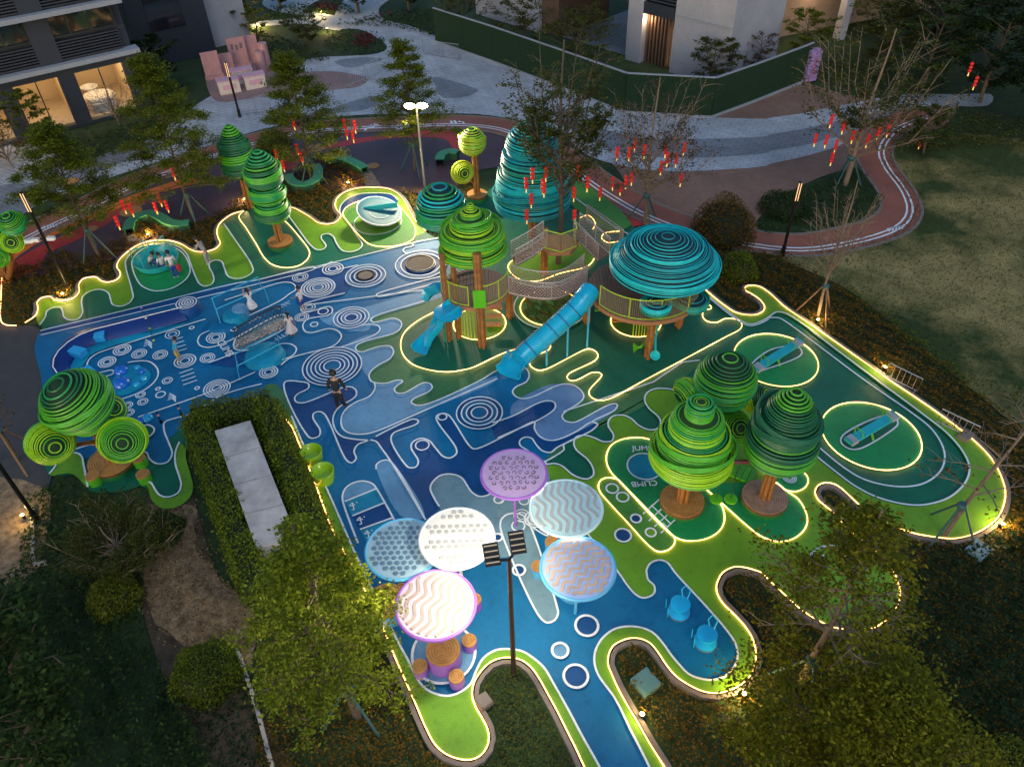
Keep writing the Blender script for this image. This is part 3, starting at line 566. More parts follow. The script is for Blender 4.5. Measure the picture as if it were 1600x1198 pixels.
ball_tree(746, 312, [(738, 222, 21, 3.0, (0, 0, 0), 1.0, ['yel', 'yel', 'lime']), (722, 269, 17, 1.6, (rad(75), 0, rad(20)), .9, ['lime', 'yel'])],
          'yellow green ball tube tree with a side spiral behind the teal ball', core='l', seed=70, seat=.5)
# stacked pair
b = axis_pt(440, 385); t = empty('ring_tree', b, label='stack of three dark green tube bulges on a timber seat by the lime band', cat='tree sculpture', group='tube ring tree sculptures')
zs = [ZAT(b, y) for y in (340, 312, 287, 236)]; mp = MPP((b.x, b.y, 2.5))
BULG = [(0, .7), (.1, .9), (.25, 1), (.5, .98), (.8, .8), (1, .62)]
for k in range(3): ring_crown(t, (0, 0, zs[k]), zs[k+1]-zs[k], 27*mp, BULG if k < 2 else EGG, 9 if k < 2 else 14, ['grn', 'dk', 'emr'], seed=80+k, tilt=5, bands=2)
post_cluster(t, (0, 0, 0), 0, zs[1], .07, 5, spread=.13, name='trunk_post'); wood_disc(t, 20*mp, .3)
std_tree(392, 325, 272, 196, 26, EGG, 24, ['dk', 'bott', 'grn', 'bott', 'dk', 'grn'], 'dark green egg shaped tube tree behind the stacked bulges', seed=90, bands=3, tilt=2)
std_tree(832, 372, 318, 190, 60, TALL, 40, ['tl', 'tq', 'sea', 'tl', 'tq'], 'tall teal tiered tube tree behind the bare lantern tree', core='t', seed=95, bands=3, tilt=3)
# ================================================================ CLIMBING STRUCTURE
TW = empty('climbing_structure', (0, 0, 0), label='timber and net climbing towers with blue slides, rope bridges and tube ring roofs', cat='playground')
RAIL = mat('lime_rail', (.45, .62, .03), rough=.35, var=.05); MESH = mat('brown_mesh', (.30, .26, .12), rough=.7, var=.1); ROPE = mat('rope', (.42, .33, .29), rough=.8, var=.15)
GREY = mat('steel_rail', (.48, .46, .45), rough=.35, metal=.4, var=.05); DECK = mat('deck_boards', (.24, .145, .105), rough=.7, var=.2, scale=6); LIP = mat('deck_edge', (.40, .19, .09), rough=.5, var=.15)
BLUE = mat('slide_blue', (.006, .42, .68), rough=.25, var=.06, coat=.4); BLUEL = mat('pole_blue', (.05, .45, .70), rough=.3, var=.05); PGRN = mat('panel_green', (.10, .50, .01), rough=.4, var=.06)
AC = axis_pt(749.6, 509); ZD = 1.95
A1 = G(743, 449, ZD); A1 = Vector((A1.x, A1.y, 0)); RA = 53.5*MPP((A1.x, A1.y, ZD))
B1 = G(1006, 450, ZD); B1 = Vector((B1.x, B1.y, 0)); RB = 87*MPP((B1.x, B1.y, ZD))
def arc(c, r, a0, a1, z, n=24): return [Vector((c.x+r*math.cos(rad(a0+(a1-a0)*k/n)), c.y+r*math.sin(rad(a0+(a1-a0)*k/n)), z)) for k in range(n+1)]
def deck(c, r, nm):
    mb = MB(); mb.lathe([(r, ZD-.16), (r, ZD-.01)], c, 44); o = mb.build('deck', LIP, TW)
    for k in range(-int(r/.14), int(r/.14)+1):
        x = k*.14; L = 2*math.sqrt(max(.01, r*r-x*x))*.985
        mb = MB(); mb.box((c.x+x, c.y, ZD+.005), (.125, L, .03)); mb.build('plank', DECK, o, sm=False)
deck(A1, RA, 'a'); deck(B1, RB, 'b')
def mesh_panel(bot, top, step, w, m, name, diag=False, rails=None, posts=None, rr=.022):
    """net between two equal polylines: thin ropes as real geometry"""
    n = len(bot); L = sum((bot[i+1]-bot[i]).length for i in range(n-1)); H = (top[0]-bot[0]).length
    def at(u, v):
        x = u*(n-1); i = min(n-2, int(x)); f = x-i
        p = bot[i].lerp(bot[i+1], f); q = top[i].lerp(top[i+1], f); return p.lerp(q, v)
    mb = MB(); nu = max(2, int(L/step)); nv = max(2, int(H/step))
    if diag:
        k = nv
        for s in range(-k, nu+1):
            for sg in (1, -1):
                pts = []
                for j in range(k+1):
                    u = (s+j)/nu if sg > 0 else (s+k-j)/nu
                    if 0 <= u <= 1: pts.append(at(u, j/k))
                if len(pts) > 1: mb.tube(pts, w, 3, caps=False)
    else:
        for i in range(nu+1): mb.tube([at(i/nu, 0), at(i/nu, 1)], w, 3, caps=False)
        for j in range(1, nv): mb.tube([at(i/(2*n), j/nv) for i in range(2*n+1)], w, 3, caps=False)
    o = mb.build(name, m, TW)
    if rails:
        for P in (bot, top): q = MB(); q.tube(P, rr, 6); q.build('rail', rails, o)
    for u in posts or ():
        q = MB(); q.tube([at(u, 0), at(u, 1)], rr, 6); q.build('rail_post', rails, o)
    return o
def up(P, h): return [p+Vector((0, 0, h)) for p in P]
for a0, a1 in ((-175, -100), (-80, -12), (95, 180)):
    bt = arc(A1, RA*.98, a0, a1, ZD+.08); mesh_panel(bt, up(bt, .82), .07, .006, MESH, 'mesh_panel', rails=RAIL, posts=(0, .5, 1))
bt = arc(B1, RB*.98, -150, -15, ZD+.08, 32); mesh_panel(bt, up(bt, .82), .075, .006, MESH, 'mesh_panel', rails=RAIL, posts=(0, .27, .5, .75, 1))
bt = arc(B1, RB*.98, 10, 110, ZD+.08, 24); mesh_panel(bt, up(bt, .82), .08, .006, MESH, 'mesh_panel', rails=RAIL, posts=(0, .5, 1))
# posts
fp = axis_pt(754, 543); post_cluster(TW, fp, .05, ZAT(fp, 395), .085, 4, spread=.1)
mb = MB(); mb.box(Vector((fp.x, fp.y-.14, ZD+.45)), (.46, .05, .78)); o = mb.build('green_panel', PGRN, TW, sm=False)
for x, y in ((697, 470), (712, 466)):
    q = G(x, y, ZD); post_cluster(TW, (q.x, q.y, 0), .05, 4.0, .06, 3, spread=.07)
for x, y in ((797, 497), (1012, 560), (916, 505), (1060, 512)):
    q = axis_pt(x, y); post_cluster(TW, q, .05, ZD+(.35 if x == 1012 else 0), .08, 3, spread=.095)
# tube ring roofs
zr, zt = ZAT(AC, 386), ZAT(AC, 318); ring_crown(TW, (A1.x, A1.y, zr-.1), zt-zr+.15, 53.5*MPP((AC.x, AC.y, zr)), TIER2, 32, ['grn', 'lime', 'lime', 'grn', 'lime'], 'l', seed=101, name='green_roof', bands=3, tilt=3)
c = G(690, 326, 3.6); ring_crown(TW, (c.x, c.y, 2.75), 1.85, 40*MPP((c.x, c.y, 3.6)), SPH, 18, ['sea', 'tl', 'emr', 'sea', 'tq', 'emr'], 't', seed=103, name='teal_ball', bands=2, tilt=3)
c = G(1038, 415, 3.0); rm = 85*MPP((c.x, c.y, 3.0)); ring_crown(TW, (c.x, c.y, 3.0), 1.28, rm, DOME, 27, ['tq', 'tq', 'tl', 'tq', 'tl'], 't', seed=105, name='turquoise_dome', bands=3, tilt=2)
DM = Vector((c.x, c.y, 0)); post_cluster(TW, DM, ZD, 3.6, .08, 3, spread=.1)
for bx, by, x, y, r in ((1014, 560, 1016, 478, 24), (1068, 535, 1077, 470, 29)):
    q = axis_pt(bx, by); z = ZAT(q, y); c = Vector((q.x, q.y, z)); ring_crown(TW, (c.x, c.y, z-.22), .5, r*MPP(c), [(0, .75), (.15, .95), (.4, 1), (.7, .85), (.9, .5), (1, .12)], 8, ['sea', 'tq', 'tl'], 't', seed=int(x), name='small_roof', bands=1)
    post_cluster(TW, q, .05 if bx == 1014 else 1.5, z, .06, 2, spread=.06)
q = axis_pt(1068, 535); mb = MB(); mb.tube([Vector((B1.x+RB*.6, B1.y-.5, 1.75)), q+Vector((0, 0, 1.75))], .08, 8); mb.build('roof_arm', wood, TW)
# rope bridges
def bridge(fl, fr, name_h=.75, z=None, slats=True):
    n = len(fl); mb = MB()
    L = sum((fl[i+1]-fl[i]).length for i in range(n-1)); N = int(L/.16)
    def at(P, u): x = u*(n-1); i = min(n-2, int(x)); return P[i].lerp(P[i+1], x-i)
    for k in range(N):
        u0, u1 = k/N, (k+.88)/N; a, b, c, d = at(fl, u0), at(fr, u0), at(fr, u1), at(fl, u1); dz = Vector((0, 0, .05))
        q = MB(); q.add([a, b, c, d, a-dz, b-dz, c-dz, d-dz], [(0, 1, 2, 3), (7, 6, 5, 4), (0, 4, 5, 1), (1, 5, 6, 2), (2, 6, 7, 3), (3, 7, 4, 0)]); q.build('plank', DECK, TW, sm=False)
    for P in (fl, fr): mesh_panel(up(P, .04), up(P, name_h), .13, .011, ROPE, 'net_panel', True, GREY, (0, .5, 1), .02)
def run(pts, z0, z1, sag=0.0, n=8):
    out = []; P = [G(x, y, z0+(z1-z0)*i/(len(pts)-1)) for i, (x, y) in enumerate(pts)]
    P = smooth(P, False, .3)
    return [Vector((p.x, p.y, p.z-sag*math.sin(math.pi*i/(len(P)-1)))) for i, p in enumerate(P)]
bridge(run([(795, 458), (835, 465), (875, 464), (917, 440)], ZD, ZD, .06), run([(800, 440), (840, 448), (878, 445), (912, 422)], ZD, ZD, .06))
bridge(run([(799, 402), (825, 388), (849, 371)], ZD, 2.5), run([(806, 415), (832, 401), (855, 384)], ZD, 2.5))
bridge(run([(896, 369), (915, 388), (934, 408)], 2.5, ZD), run([(905, 358), (930, 378), (952, 397)], 2.5, ZD))
bt = run([(916, 345), (940, 362), (972, 385)], 1.4, 1.6); mesh_panel(bt, up(bt, .8), .13, .010, ROPE, 'net_panel', True, GREY, (0, 1), .02)
pc = G(874, 380, 2.5); mb = MB(); mb.lathe([(.78, 2.34), (.78, 2.5)], (pc.x, pc.y, 0), 6); mb.build('deck', LIP, TW, sm=False)
for k in range(3):
    a = rad(-150+60*k); b2 = rad(-90+60*k); bt = [Vector((pc.x+.74*math.cos(q), pc.y+.74*math.sin(q), 2.56)) for q in (a, b2)]
    mesh_panel(bt, up(bt, .8), .07, .006, MESH, 'mesh_panel', rails=RAIL)
q = axis_pt(850, 432); post_cluster(TW, q, .05, 2.4, .085, 3, spread=.1)
# slides
def chute(pts, w, h, name, m=BLUE):
    P = smooth([G(x, y, z) for x, y, z in pts], False, .12); V = []; F = []; prof = [(-1, 1), (-.96, .5), (-.75, .08), (-.35, 0), (.35, 0), (.75, .08), (.96, .5), (1, 1), (1.1, .97), (1.05, .4), (.8, -.1), (.35, -.16), (-.35, -.16), (-.8, -.1), (-1.05, .4), (-1.1, .97)]
    n = len(prof); N = len(P)
    for i, p in enumerate(P):
        t = (P[min(i+1, N-1)]-P[max(0, i-1)]).normalized(); s = t.cross(Vector((0, 0, 1))).normalized(); u = s.cross(t)
        k = i/(N-1); e = 1+.16*max(0, (k-.8)/.2)
        for a, b in prof: V.append(p+s*a*w*e+u*b*h)
    for i in range(N-1):
        for k in range(n): F.append((i*n+k, (i+1)*n+k, (i+1)*n+(k+1) % n, i*n+(k+1) % n))
    F += [tuple(range(n)), tuple((N-1)*n+k for k in range(n))[::-1]]
    mb = MB(); mb.add(V, F); return mb.build(name, m, TW)
s1 = chute([(712, 480, 1.9), (703, 488, 1.8), (693, 500, 1.45), (683, 516, 1.0), (672, 532, .5), (664, 542, .25), (656, 551, .2)], .30, .28, 'open_slide')
mb = MB(); q = G(700, 489, 1.85); mb.lathe([(.5, -.05), (.55, .05), (.3, .1)], q, 20); mb.build('slide_head', BLUE, s1)
q = axis_pt(696, 535); mb = MB(); mb.cyl(q, q+Vector((0, 0, 1.0)), .035); mb.build('slide_leg', RM['sea'], s1)
s2 = chute([(697, 452, 1.7), (686, 456, 1.3), (677, 459, .9), (672, 464, .7)], .34, .34, 'open_slide')
TP = [G(921, 455, 2.42), G(915, 463, 2.38), G(905, 476, 2.15), G(880, 500, 1.72), G(850, 527, 1.22), G(822, 551, .78), G(812, 561, .66)]
TP = smooth(TP, False, .25); ts = MB(); TR = .385
ts.tube(TP, TR, 20, caps=False); tub = ts.build('tube_slide', BLUE, TW)
L = [0]
for i in range(len(TP)-1): L.append(L[-1]+(TP[i+1]-TP[i]).length)
for k in range(7):
    s_ = L[-1]*(.12+.145*k); i = max(j for j in range(len(L)) if L[j] <= s_); i = min(i, len(TP)-2)
    p = TP[i].lerp(TP[i+1], (s_-L[i])/(L[i+1]-L[i])); d = (TP[i+1]-TP[i]).normalized()
    big = k in (0, 4, 6); mb = MB(); mb.tube([p-d*.025, p+d*.025], TR*(1.1 if big else 1.025), 22); mb.build('flange', BLUE if big else mat('slide_joint', (.006, .13, .32), var=.05), tub)
chute([(813, 560, .36), (806, 571, .27), (801, 580, .2), (795, 588, .17)], .42, .36, 'slide_exit')
for x, y, k in ((917, 545, 4), (886, 559, 9), (854, 573, 13)):
    q = axis_pt(x, y); j = min(range(len(TP)), key=lambda i: (TP[i].xy-q.xy).length); mb = MB(); mb.tube([q, q+Vector((0, 0, TP[j].z-.3)), TP[j]-Vector((0, 0, .3))], .04, 8); mb.build('slide_leg', BLUEL, tub)
# spindle screens, steps and speaking tubes
for c, a0, a1 in ((axis_pt(749.6, 509), 190, 285), (axis_pt(993, 506), 255, 330)):
    R = .93
    for k in range(12):
        a = rad(a0+(a1-a0)*k/11); mb = MB(); mb.cyl((c.x+R*math.cos(a), c.y+R*math.sin(a), .08), (c.x+R*math.cos(a), c.y+R*math.sin(a), ZD-.14), .022, n=7); mb.build('spindle', RAIL, TW)
for c, dx in ((axis_pt(772, 512), 0), (axis_pt(968, 505), 0)):
    for k in range(5): mb = MB(); mb.box((c.x+.02*k, c.y+.16*k, .18+.3*k), (.62, .26, .06)); mb.build('step', woodd, TW, sm=False)
q = axis_pt(1024, 548); a = G(1023, 556, .35); mb = MB(); mb.tube([q+Vector((-.15, 0, 2.1)), q+Vector((-.05, -.1, 1.6)), q+Vector((-.1, -.15, .75)), a+Vector((0, 0, .25)), a], .045, 8); mb.lathe([(.04, -.05), (.06, 0), (.19, .1), (.17, .11), (.03, .02)], a, 18, Matrix.Rotation(rad(35), 3, 'X')); mb.build('speaking_tube', RM['tq'], TW)
q = axis_pt(1014, 545); mb = MB(); e = G(997, 543, .5); mb.tube([q+Vector((0, 0, 1.8)), q+Vector((0, 0, .75)), q+Vector((-.05, -.05, .55)), e+Vector((.1, 0, .03)), e], .05, 8); mb.lathe([(.05, 0), (.19, .16), (.17, .17), (.04, .05)], e, 16, Matrix.Rotation(rad(-90), 3, 'Y')); mb.build('speaking_tube', PGRN, TW)
mb = MB(); q = G(930, 485, 1.2); mb.tube([q, q+Vector((.35, 0, 0)), q+Vector((.35, 0, .3)), q+Vector((0, 0, .3))], .04, 7, True); mb.build('climbing_loop', PGRN, TW)
# ================================================================ LAMPS
BLACK = mat('black_metal', (.02, .02, .022), rough=.4, metal=.6, var=.1); STEEL = mat('pale_steel', (.45, .45, .46), rough=.35, metal=.5, var=.08); WPL = mat('white_plastic', (.75, .76, .78), rough=.4, var=.04)
BULB = mat('lamp_face', (1, .95, .85), emit=40, ecol=(1, .74, .38), var=0); FINSTRIP = mat('fin_strip', (.42, .34, .22), emit=.12, ecol=(1, .8, .5), var=0)
def spot(name, p, target, energy, col, ang=150, size=.15, blend=.6):
    l = bpy.data.lights.new(name, 'SPOT'); l.energy = energy; l.color = col; l.spot_size = rad(ang); l.spot_blend = blend; l.shadow_soft_size = size
    o = bpy.data.objects.new(name, l); COL.objects.link(o); o.location = p; d = Vector(target)-Vector(p); o.rotation_euler = d.to_track_quat('-Z', 'Y').to_euler(); return o
def point(name, p, energy, col, size=.06):
    l = bpy.data.lights.new(name, 'POINT'); l.energy = energy; l.color = col; l.shadow_soft_size = size
    o = bpy.data.objects.new(name, l); COL.objects.link(o); o.location = p; return o
b = axis_pt(664, 292); t = empty('lamp_post', b, label='pale lamp post with two glowing floodlights behind the teal ball', cat='lamp post'); zt = ZAT(b, 166)
mb = MB(); mb.cyl((0, 0, 0), (0, 0, zt), .07, .045); mb.build('pole', STEEL, t)
mb = MB(); mb.tube([(-.45, -.05, zt), (.45, -.05, zt)], .04, 8); mb.build('cross_arm', STEEL, t)
for sx in (-.3, .3):
    c = Vector((sx, -.12, zt+.12)); M = Matrix.Rotation(rad(38), 3, 'X')
    M2 = M @ Matrix.Rotation(rad(90), 3, 'X'); MB().lathe([(.1, -.16), (.24, -.06), (.27, .06)], c, 20, M2).build('lamp_head', BLACK, t); MB().lathe([(.26, .062), (.22, .10), (.12, .125), (.01, .13)], c, 20, M2).build('lamp_face', BULB, t)  # heads and faces oversized, so the glare is put into their shape
    spot('floodlight_beam', b+c+M @ Vector((0, -.2, 0)), b+Vector((sx*16, -16, 0)), 900, (1, .82, .56), 165, .12, .5)
b = axis_pt(803, 1055); t = empty('floodlight_post', b, label='dark floodlight post with two slatted lamp heads above the round parasols', cat='lamp post'); zt = ZAT(b, 874)
mb = MB(); mb.tube([(0, 0, 0), (0, 0, zt)], [.075, .05], 10); mb.build('pole', mat('pole_brown', (.07, .05, .045), rough=.4, metal=.5), t)
hl = [G(768, 866, zt+.05)-b, G(808, 847, zt+.25)-b]
mb = MB(); mb.tube([hl[0]+Vector((0, -.12, -.05)), Vector((0, 0, zt)), hl[1]+Vector((0, -.1, -.08))], .035, 8); mb.build('cross_arm', BLACK, t)
ang = math.atan2((hl[1]-hl[0]).y, (hl[1]-hl[0]).x)
for h in hl:
    M = Matrix.Rotation(ang-rad(6), 3, 'Z') @ Matrix.Rotation(rad(28), 3, 'X')
    o = MB().box(h, (.34, .5, .05), M=M).build('lamp_head', BLACK, t, sm=False)
    for k in range(4):
        MB().box(h+M @ Vector((0, -.18+.12*k, .045)), (.32, .07, .05), M=M).build('heat_fin', BLACK, o, sm=False)
        MB().box(h+M @ Vector((0, -.18+.12*k, .075)), (.29, .025, .012), M=M).build('fin_edge', FINSTRIP, o, sm=False)  # tan fin edges given a faint glow; they are no lamps
        MB().box(h+M @ Vector((0, -.18+.12*k, -.035)), (.28, .08, .02), M=M).build('lens', mat('lens_glow', (1, .9, .7), emit=14, ecol=(1, .88, .66), var=0), o, sm=False)
for h, tg, en in ((hl[0], G(540, 930, 1.5), 340), (hl[1], G(840, 740, 0), 165)):
    spot('floodlight_beam', b+h+Vector((0, .06, -.12)), tg, en, (1, .86, .62), 165, .1, .3)
spot('floodlight_beam', b+hl[0]+Vector((-.15, 0, -.1)), G(470, 900, 5.4), 1100, (1, .84, .50), 52, .1, .5)  # extra narrow beam from this head, added to brighten the leafy tree
def street_lamp(bx, by, ty, label, arms=None, glow=None):
    b = axis_pt(bx, by); z = ZAT(b, ty) if ty is not None else 4.5; t = empty('street_lamp', b, label=label, cat='lamp post', group='dark garden lamp posts')
    MB().tube([(0, 0, 0), (0, 0, z)], [.07, .06], 10).build('pole', BLACK, t); MB().cyl((0, 0, 0), (0, 0, .5), .1, .09).build('base_sleeve', BLACK, t)
    for k in (-1, 1): MB().box((k*.05, -.06, z-.45), (.03, .02, .8)).build('light_slot', mat('slot_glow', (1, .7, .4), emit=.45, ecol=(1, .5, .2), var=0) if glow else STEEL, t, sm=False)
    if arms:
        for dx, dz in arms:
            MB().box((dx, -.1, dz), (.3, .16, .14)).build('camera_box', WPL, t, sm=False); MB().tube([(0, 0, dz), (dx, -.08, dz)], .02, 6).build('arm', BLACK, t)
    return t
street_lamp(108, 452, 300, 'black lamp post with white camera boxes in the shrub bed', [(-.6, 2.5), (-.3, 2.55), (.35, 2.6)], True)
street_lamp(1222, 400, 284, 'short dark lamp post at the lawn end of the running track', None, True)
street_lamp(375, 183, 97, 'dark lamp post in front of the pink market stall', None, True)
street_lamp(60, 815, 690, 'dark lamp post on bare soil behind the bare shrub', None, True)
YEL = mat('spot_glow', (1, .8, .3), emit=16, ecol=(1, .72, .2), var=0)
for k, (x, y, e, lb) in enumerate(((101, 466, 30, 'white ground spotlight in the wavy bed edge below the lamp post'), (234, 373, 55, 'yellow ground spotlight behind the merry-go-round'), (545, 292, 40, 'yellow ground spotlight near the stepping stones'), (384, 318, 40, 'yellow ground spotlight under the egg shaped ring tree'),
      (457, 712, 45, 'yellow ground spotlight between the hedge and the green tub seats'), (1276, 507, 22, 'yellow ground spotlight at the bare staked tree'), (1380, 581, 22, 'yellow ground spotlight beside the bike rack'), (1562, 826, 40, 'yellow ground spotlight at the end of the running loop'),
      (1160, 1090, 60, 'yellow ground spotlight under the leafy tree by the spinning seats'), (428, 232, 110, 'yellow spotlight in the glowing shrub beside the lanterns'), (503, 24, 60, 'yellow spotlight in the flower bed'), (512, 50, 40, 'yellow spotlight at the pale path bend'), (402, 44, 170, 'yellow spotlight under the tree beside the pale wall'),
      (1002, 1122, 14, 'yellow ground spotlight along the lower path edge'), (40, 812, 12, 'orange ground spotlight on the bare soil'))):
    b = axis_pt(x, y); t = empty('ground_spotlight', b, label=lb, cat='spotlight', group='ground spotlights in the beds')
    MB().cyl((0, 0, 0), (0, 0, .12), .02).build('spike', BLACK, t); MB().lathe([(.05, 0), (.07, .12), (.05, .13)], (0, 0, .12), 12).build('housing', BLACK, t); MB().lathe([(.055, .252), (.05, .262)], (0, 0, 0), 12).build('lens', YEL, t)
    point('spot_light', b+Vector((0, 0, .42)), e, (1, .66, .22))
# ================================================================ PARASOLS, TABLES, STOOLS
PUR = mat('purple_metal', (.32, .13, .55), rough=.4, var=.06); SKYM = mat('sky_metal', (.10, .42, .72), rough=.4, var=.06); CRM = mat('cream_panel', (.72, .62, .45), rough=.5, var=.08)
PAN = dict(lilac=mat('lilac_panel', (.48, .34, .60), rough=.45, var=.06), white=mat('white_panel', (.78, .77, .74), rough=.45, var=.04), cyan=mat('cyan_panel', (.45, .68, .74), rough=.45, var=.05), blue=mat('blue_panel', (.30, .44, .78), rough=.45, var=.06), steel=mat('steel_panel', (.27, .43, .55), rough=.45, var=.1), pinkc=mat('pink_panel', (.70, .55, .66), rough=.45, var=.05))
SLOT = dict(dark=mat('slot_dark', (.16, .13, .16), rough=.6, var=.1), brown=mat('slot_brown', (.44, .35, .32), rough=.6, var=.15), navy=mat('slot_navy', (.09, .17, .27), rough=.6, var=.1), grey=mat('slot_grey', (.42, .44, .44), rough=.6, var=.1))
GLOW = mat('rim_glow', (1, .95, .85), emit=7.0, ecol=(1, .82, .58), var=0)
def parasol(cx, cy, rpx, z, rim, pan, slot, motif, label, tiltx=0.0, base=None, crmfrac=.25):
    c = G(cx, cy, z); R = rpx*MPP(c); b = Vector((c.x, c.y, 0)); t = empty('parasol', b, label=label, cat='parasol', group='round parasols over the tables')
    MB().tube([(0, 0, .02), (0, 0, z-.03)], .045, 10).build('pole', rim, t)
    MB().lathe([(.16, 0), (.16, .02), (.05, .04)], n=20).build('base_plate', rim, t)
    d = MB().lathe([(R*.2, z-.03), (R*.97, z-.012), (R*.97, z+.03), (R*.2, z+.05), (.01, z+.052)], n=48).build('panel', pan, t)
    MB().tube([(R*math.cos(a*.13), R*math.sin(a*.13), z) for a in range(48)], .045, 8, True).build('rim', rim, t)
    MB().tube([(R*.99*math.cos(a*.13), R*.99*math.sin(a*.13), z-.055) for a in range(48)], .018, 6, True).build('rim_light', GLOW, t)
    zz = z+.048
    def rib(pts, w):
        P = [Vector(p) for p in pts if Vector(p).length < R*.92]
        if len(P) > 2: ribbon_obj('wave_slot', P, w, zz+.012, slot, d, h=.03)
    rm = Matrix.Rotation(motif[1], 2)
    if motif[0] == 'wave':
        for k in range(-4, 5): rib([rm @ Vector((k*R*.21+R*.07*math.sin(s*.45), s*R*.05)) for s in range(-20, 21)], R*.085)
    elif motif[0] == 'zig':
        for k in range(-4, 5): rib([rm @ Vector((k*R*.21+R*.08*(abs((s % 8)-4)/2-1), s*R*.05)) for s in range(-20, 21)], R*.10)
    elif motif[0] == 'hex':
        for i in range(-6, 7):
            for j in range(-6, 7):
                x, y = (i+.5*(j % 2))*R*.19, j*R*.165
                if math.hypot(x, y) < R*.84 and (motif[2] or (i*3+j*5) % 3): MB().lathe([(R*.068, 0), (R*.068, .02), (R*.05, .022)], (x, y, zz), 6).build('hex_boss', slot, d, sm=False)
    elif motif[0] == 'curl':
        rr = random.Random(4)
        for i in range(-4, 5):
            for j in range(-4, 4):
                x, y = (i+.5*(j % 2))*R*.2, j*R*.2
                if math.hypot(x, y) < R*.78: a0 = rr.uniform(0, 6); rib([(x+R*.075*(1-s*.035)*math.cos(a0+s*.33), y+R*.075*(1-s*.035)*math.sin(a0+s*.33)) for s in range(16)], R*.022)
    return t, b, R
parasol(803, 740, 51, 2.45, PUR, PAN['lilac'], SLOT['dark'], ('curl', 0), 'lilac round parasol with swirling curls on a purple pole')
parasol(885, 793, 56, 2.35, mat('pale_cyan', (.55, .75, .78), rough=.4), PAN['cyan'], SLOT['grey'], ('wave', .25), 'pale cyan round parasol with wavy slots')
parasol(903, 887, 58, 2.2, SKYM, PAN['blue'], SLOT['brown'], ('zig', -.95), 'blue round parasol with zigzag slots')
parasol(714, 840, 58, 2.75, WPL, PAN['white'], SLOT['grey'], ('hex', 0, False), 'white round parasol with scattered hexagon bosses under the floodlight')
parasol(629, 857, 57, 2.3, SKYM, PAN['steel'], SLOT['navy'], ('hex', 0, True), 'steel blue round parasol with dense dark hexagon bosses')
tp, pb, pR = parasol(681, 944, 62, 2.5, PUR, PAN['pinkc'], SLOT['brown'], ('wave', -.35), 'cream and pink round parasol with purple rim and wavy slots')
def ring_table(x, y, r, h, rim, label, cat='table', grp='round timber topped tables', nm='round_table'):
    b = axis_pt(x, y, h); t = empty(nm, b, label=label, cat=cat, group=grp); MB().lathe([(r*.92, 0), (r, .1), (r, h-.03)], n=28).build('base', rim, t)
    o = MB().lathe([(r*.97, h-.03), (r*.97, h), (.01, h+.004)], n=30).build('timber_top', mat('timber_groove', (.13, .06, .02), rough=.7), t)
    N = 6 if r > .3 else 3
    for k in range(N):
        rr = r*.98*(1-k/N); MB().lathe([(max(.004, rr-r*.98/N+.012), h-.002), (max(.004, rr-r*.98/N+.012), h+.022), (rr, h+.022), (rr, h-.02)], n=30, caps=False).build('timber_ring', woodd, o)
ring_table(692, 1015, .45, .7, PUR, 'purple rimmed round timber table under the cream parasol')
ring_table(604, 938, .55, .6, SKYM, 'blue rimmed round timber table under the steel blue parasol')
ring_table(895, 905, .42, .65, SKYM, 'blue rimmed round timber table under the zigzag parasol')
for x, y, c, lb in ((733, 1000, PUR, 'purple rimmed timber stool beside the table, clear of the hedge'), (656, 1040, PUR, 'purple rimmed timber stool against the light strip and leafy tree'), (713, 1056, PUR, 'purple rimmed timber stool by the lime band'), (862, 846, SKYM, 'blue rimmed timber stool between the cyan and zigzag parasols'), (841, 884, SKYM, 'blue rimmed timber stool beside the zigzag parasol'),
                    (741, 936, PUR, 'timber stool peeping out beside the cream parasol'), (628, 920, SKYM, 'blue rimmed timber stool between the steel blue and cream parasols')):
    ring_table(x, y, .2, .45, c, lb, 'stool', 'timber topped stools', 'stool')
P, g, R = circ_pts(694, 1025, 49); zf[0] += .0006; poly_obj('rubber_patch', P, zf[0], K['steel'], PG); ring(694, 1025, 49, .07)
# ring trees' own stools at the lower left tree
for x, y, lb in ((216, 715, 'green rimmed timber stool on the far side of the large ball tree'), (223, 740, 'green rimmed timber stool at the foot of the large ball tree'), (144, 743, 'green rimmed timber stool half hidden by the bare shrub')): ring_table(x, y, .22, .4, RM['grn'], lb, 'stool', 'timber topped stools', 'stool')
# ================================================================ PLAY EQUIPMENT
TQ = mat('turquoise_paint', (.02, .40, .42), rough=.35, var=.06); TQD = mat('turquoise_mesh', (.02, .26, .22), rough=.6, var=.1)
b = axis_pt(248, 415); t = empty('merry_go_round', b, label='turquoise dish merry-go-round with spokes and mesh sides', cat='merry-go-round'); R = 32*MPP(b)
MB().lathe([(R*.3, .12), (R*.9, .2), (R, .42), (R*1.06, .44), (R*1.05, .36), (R*.93, .12), (R*.3, .06)], n=36).build('dish', TQ, t); MB().cyl((0, 0, 0), (0, 0, .95), .07).build('centre_post', TQ, t); MB().lathe([(.13, .9), (.15, 1.0), (.05, 1.05)], n=16).build('hub', TQ, t)
for k in range(6):
    a = 2*math.pi*k/6+.3; e = Vector((R*math.cos(a), R*math.sin(a), 1.0)); MB().tube([(0, 0, 1.0), e, e-Vector((0, 0, .56))], .025, 7).build('spoke', TQ, t)
    if k % 2 == 0:
        a2 = a+2*math.pi/6; bt = [Vector((R*math.cos(q), R*math.sin(q), .45)) for q in (a, a2)]; TWs = TW; 
        mp_ = mesh_panel(bt, up(bt, .5), .12, .005, TQD, 'mesh_side'); mp_.parent = t
b = axis_pt(590, 349); t = empty('spinner_disc', b, label='tilted turquoise disc spinner on a short stem', cat='spinner'); R = 34*MPP(b); M = Matrix.Rotation(rad(14), 3, 'Y') @ Matrix.Rotation(rad(8), 3, 'X')
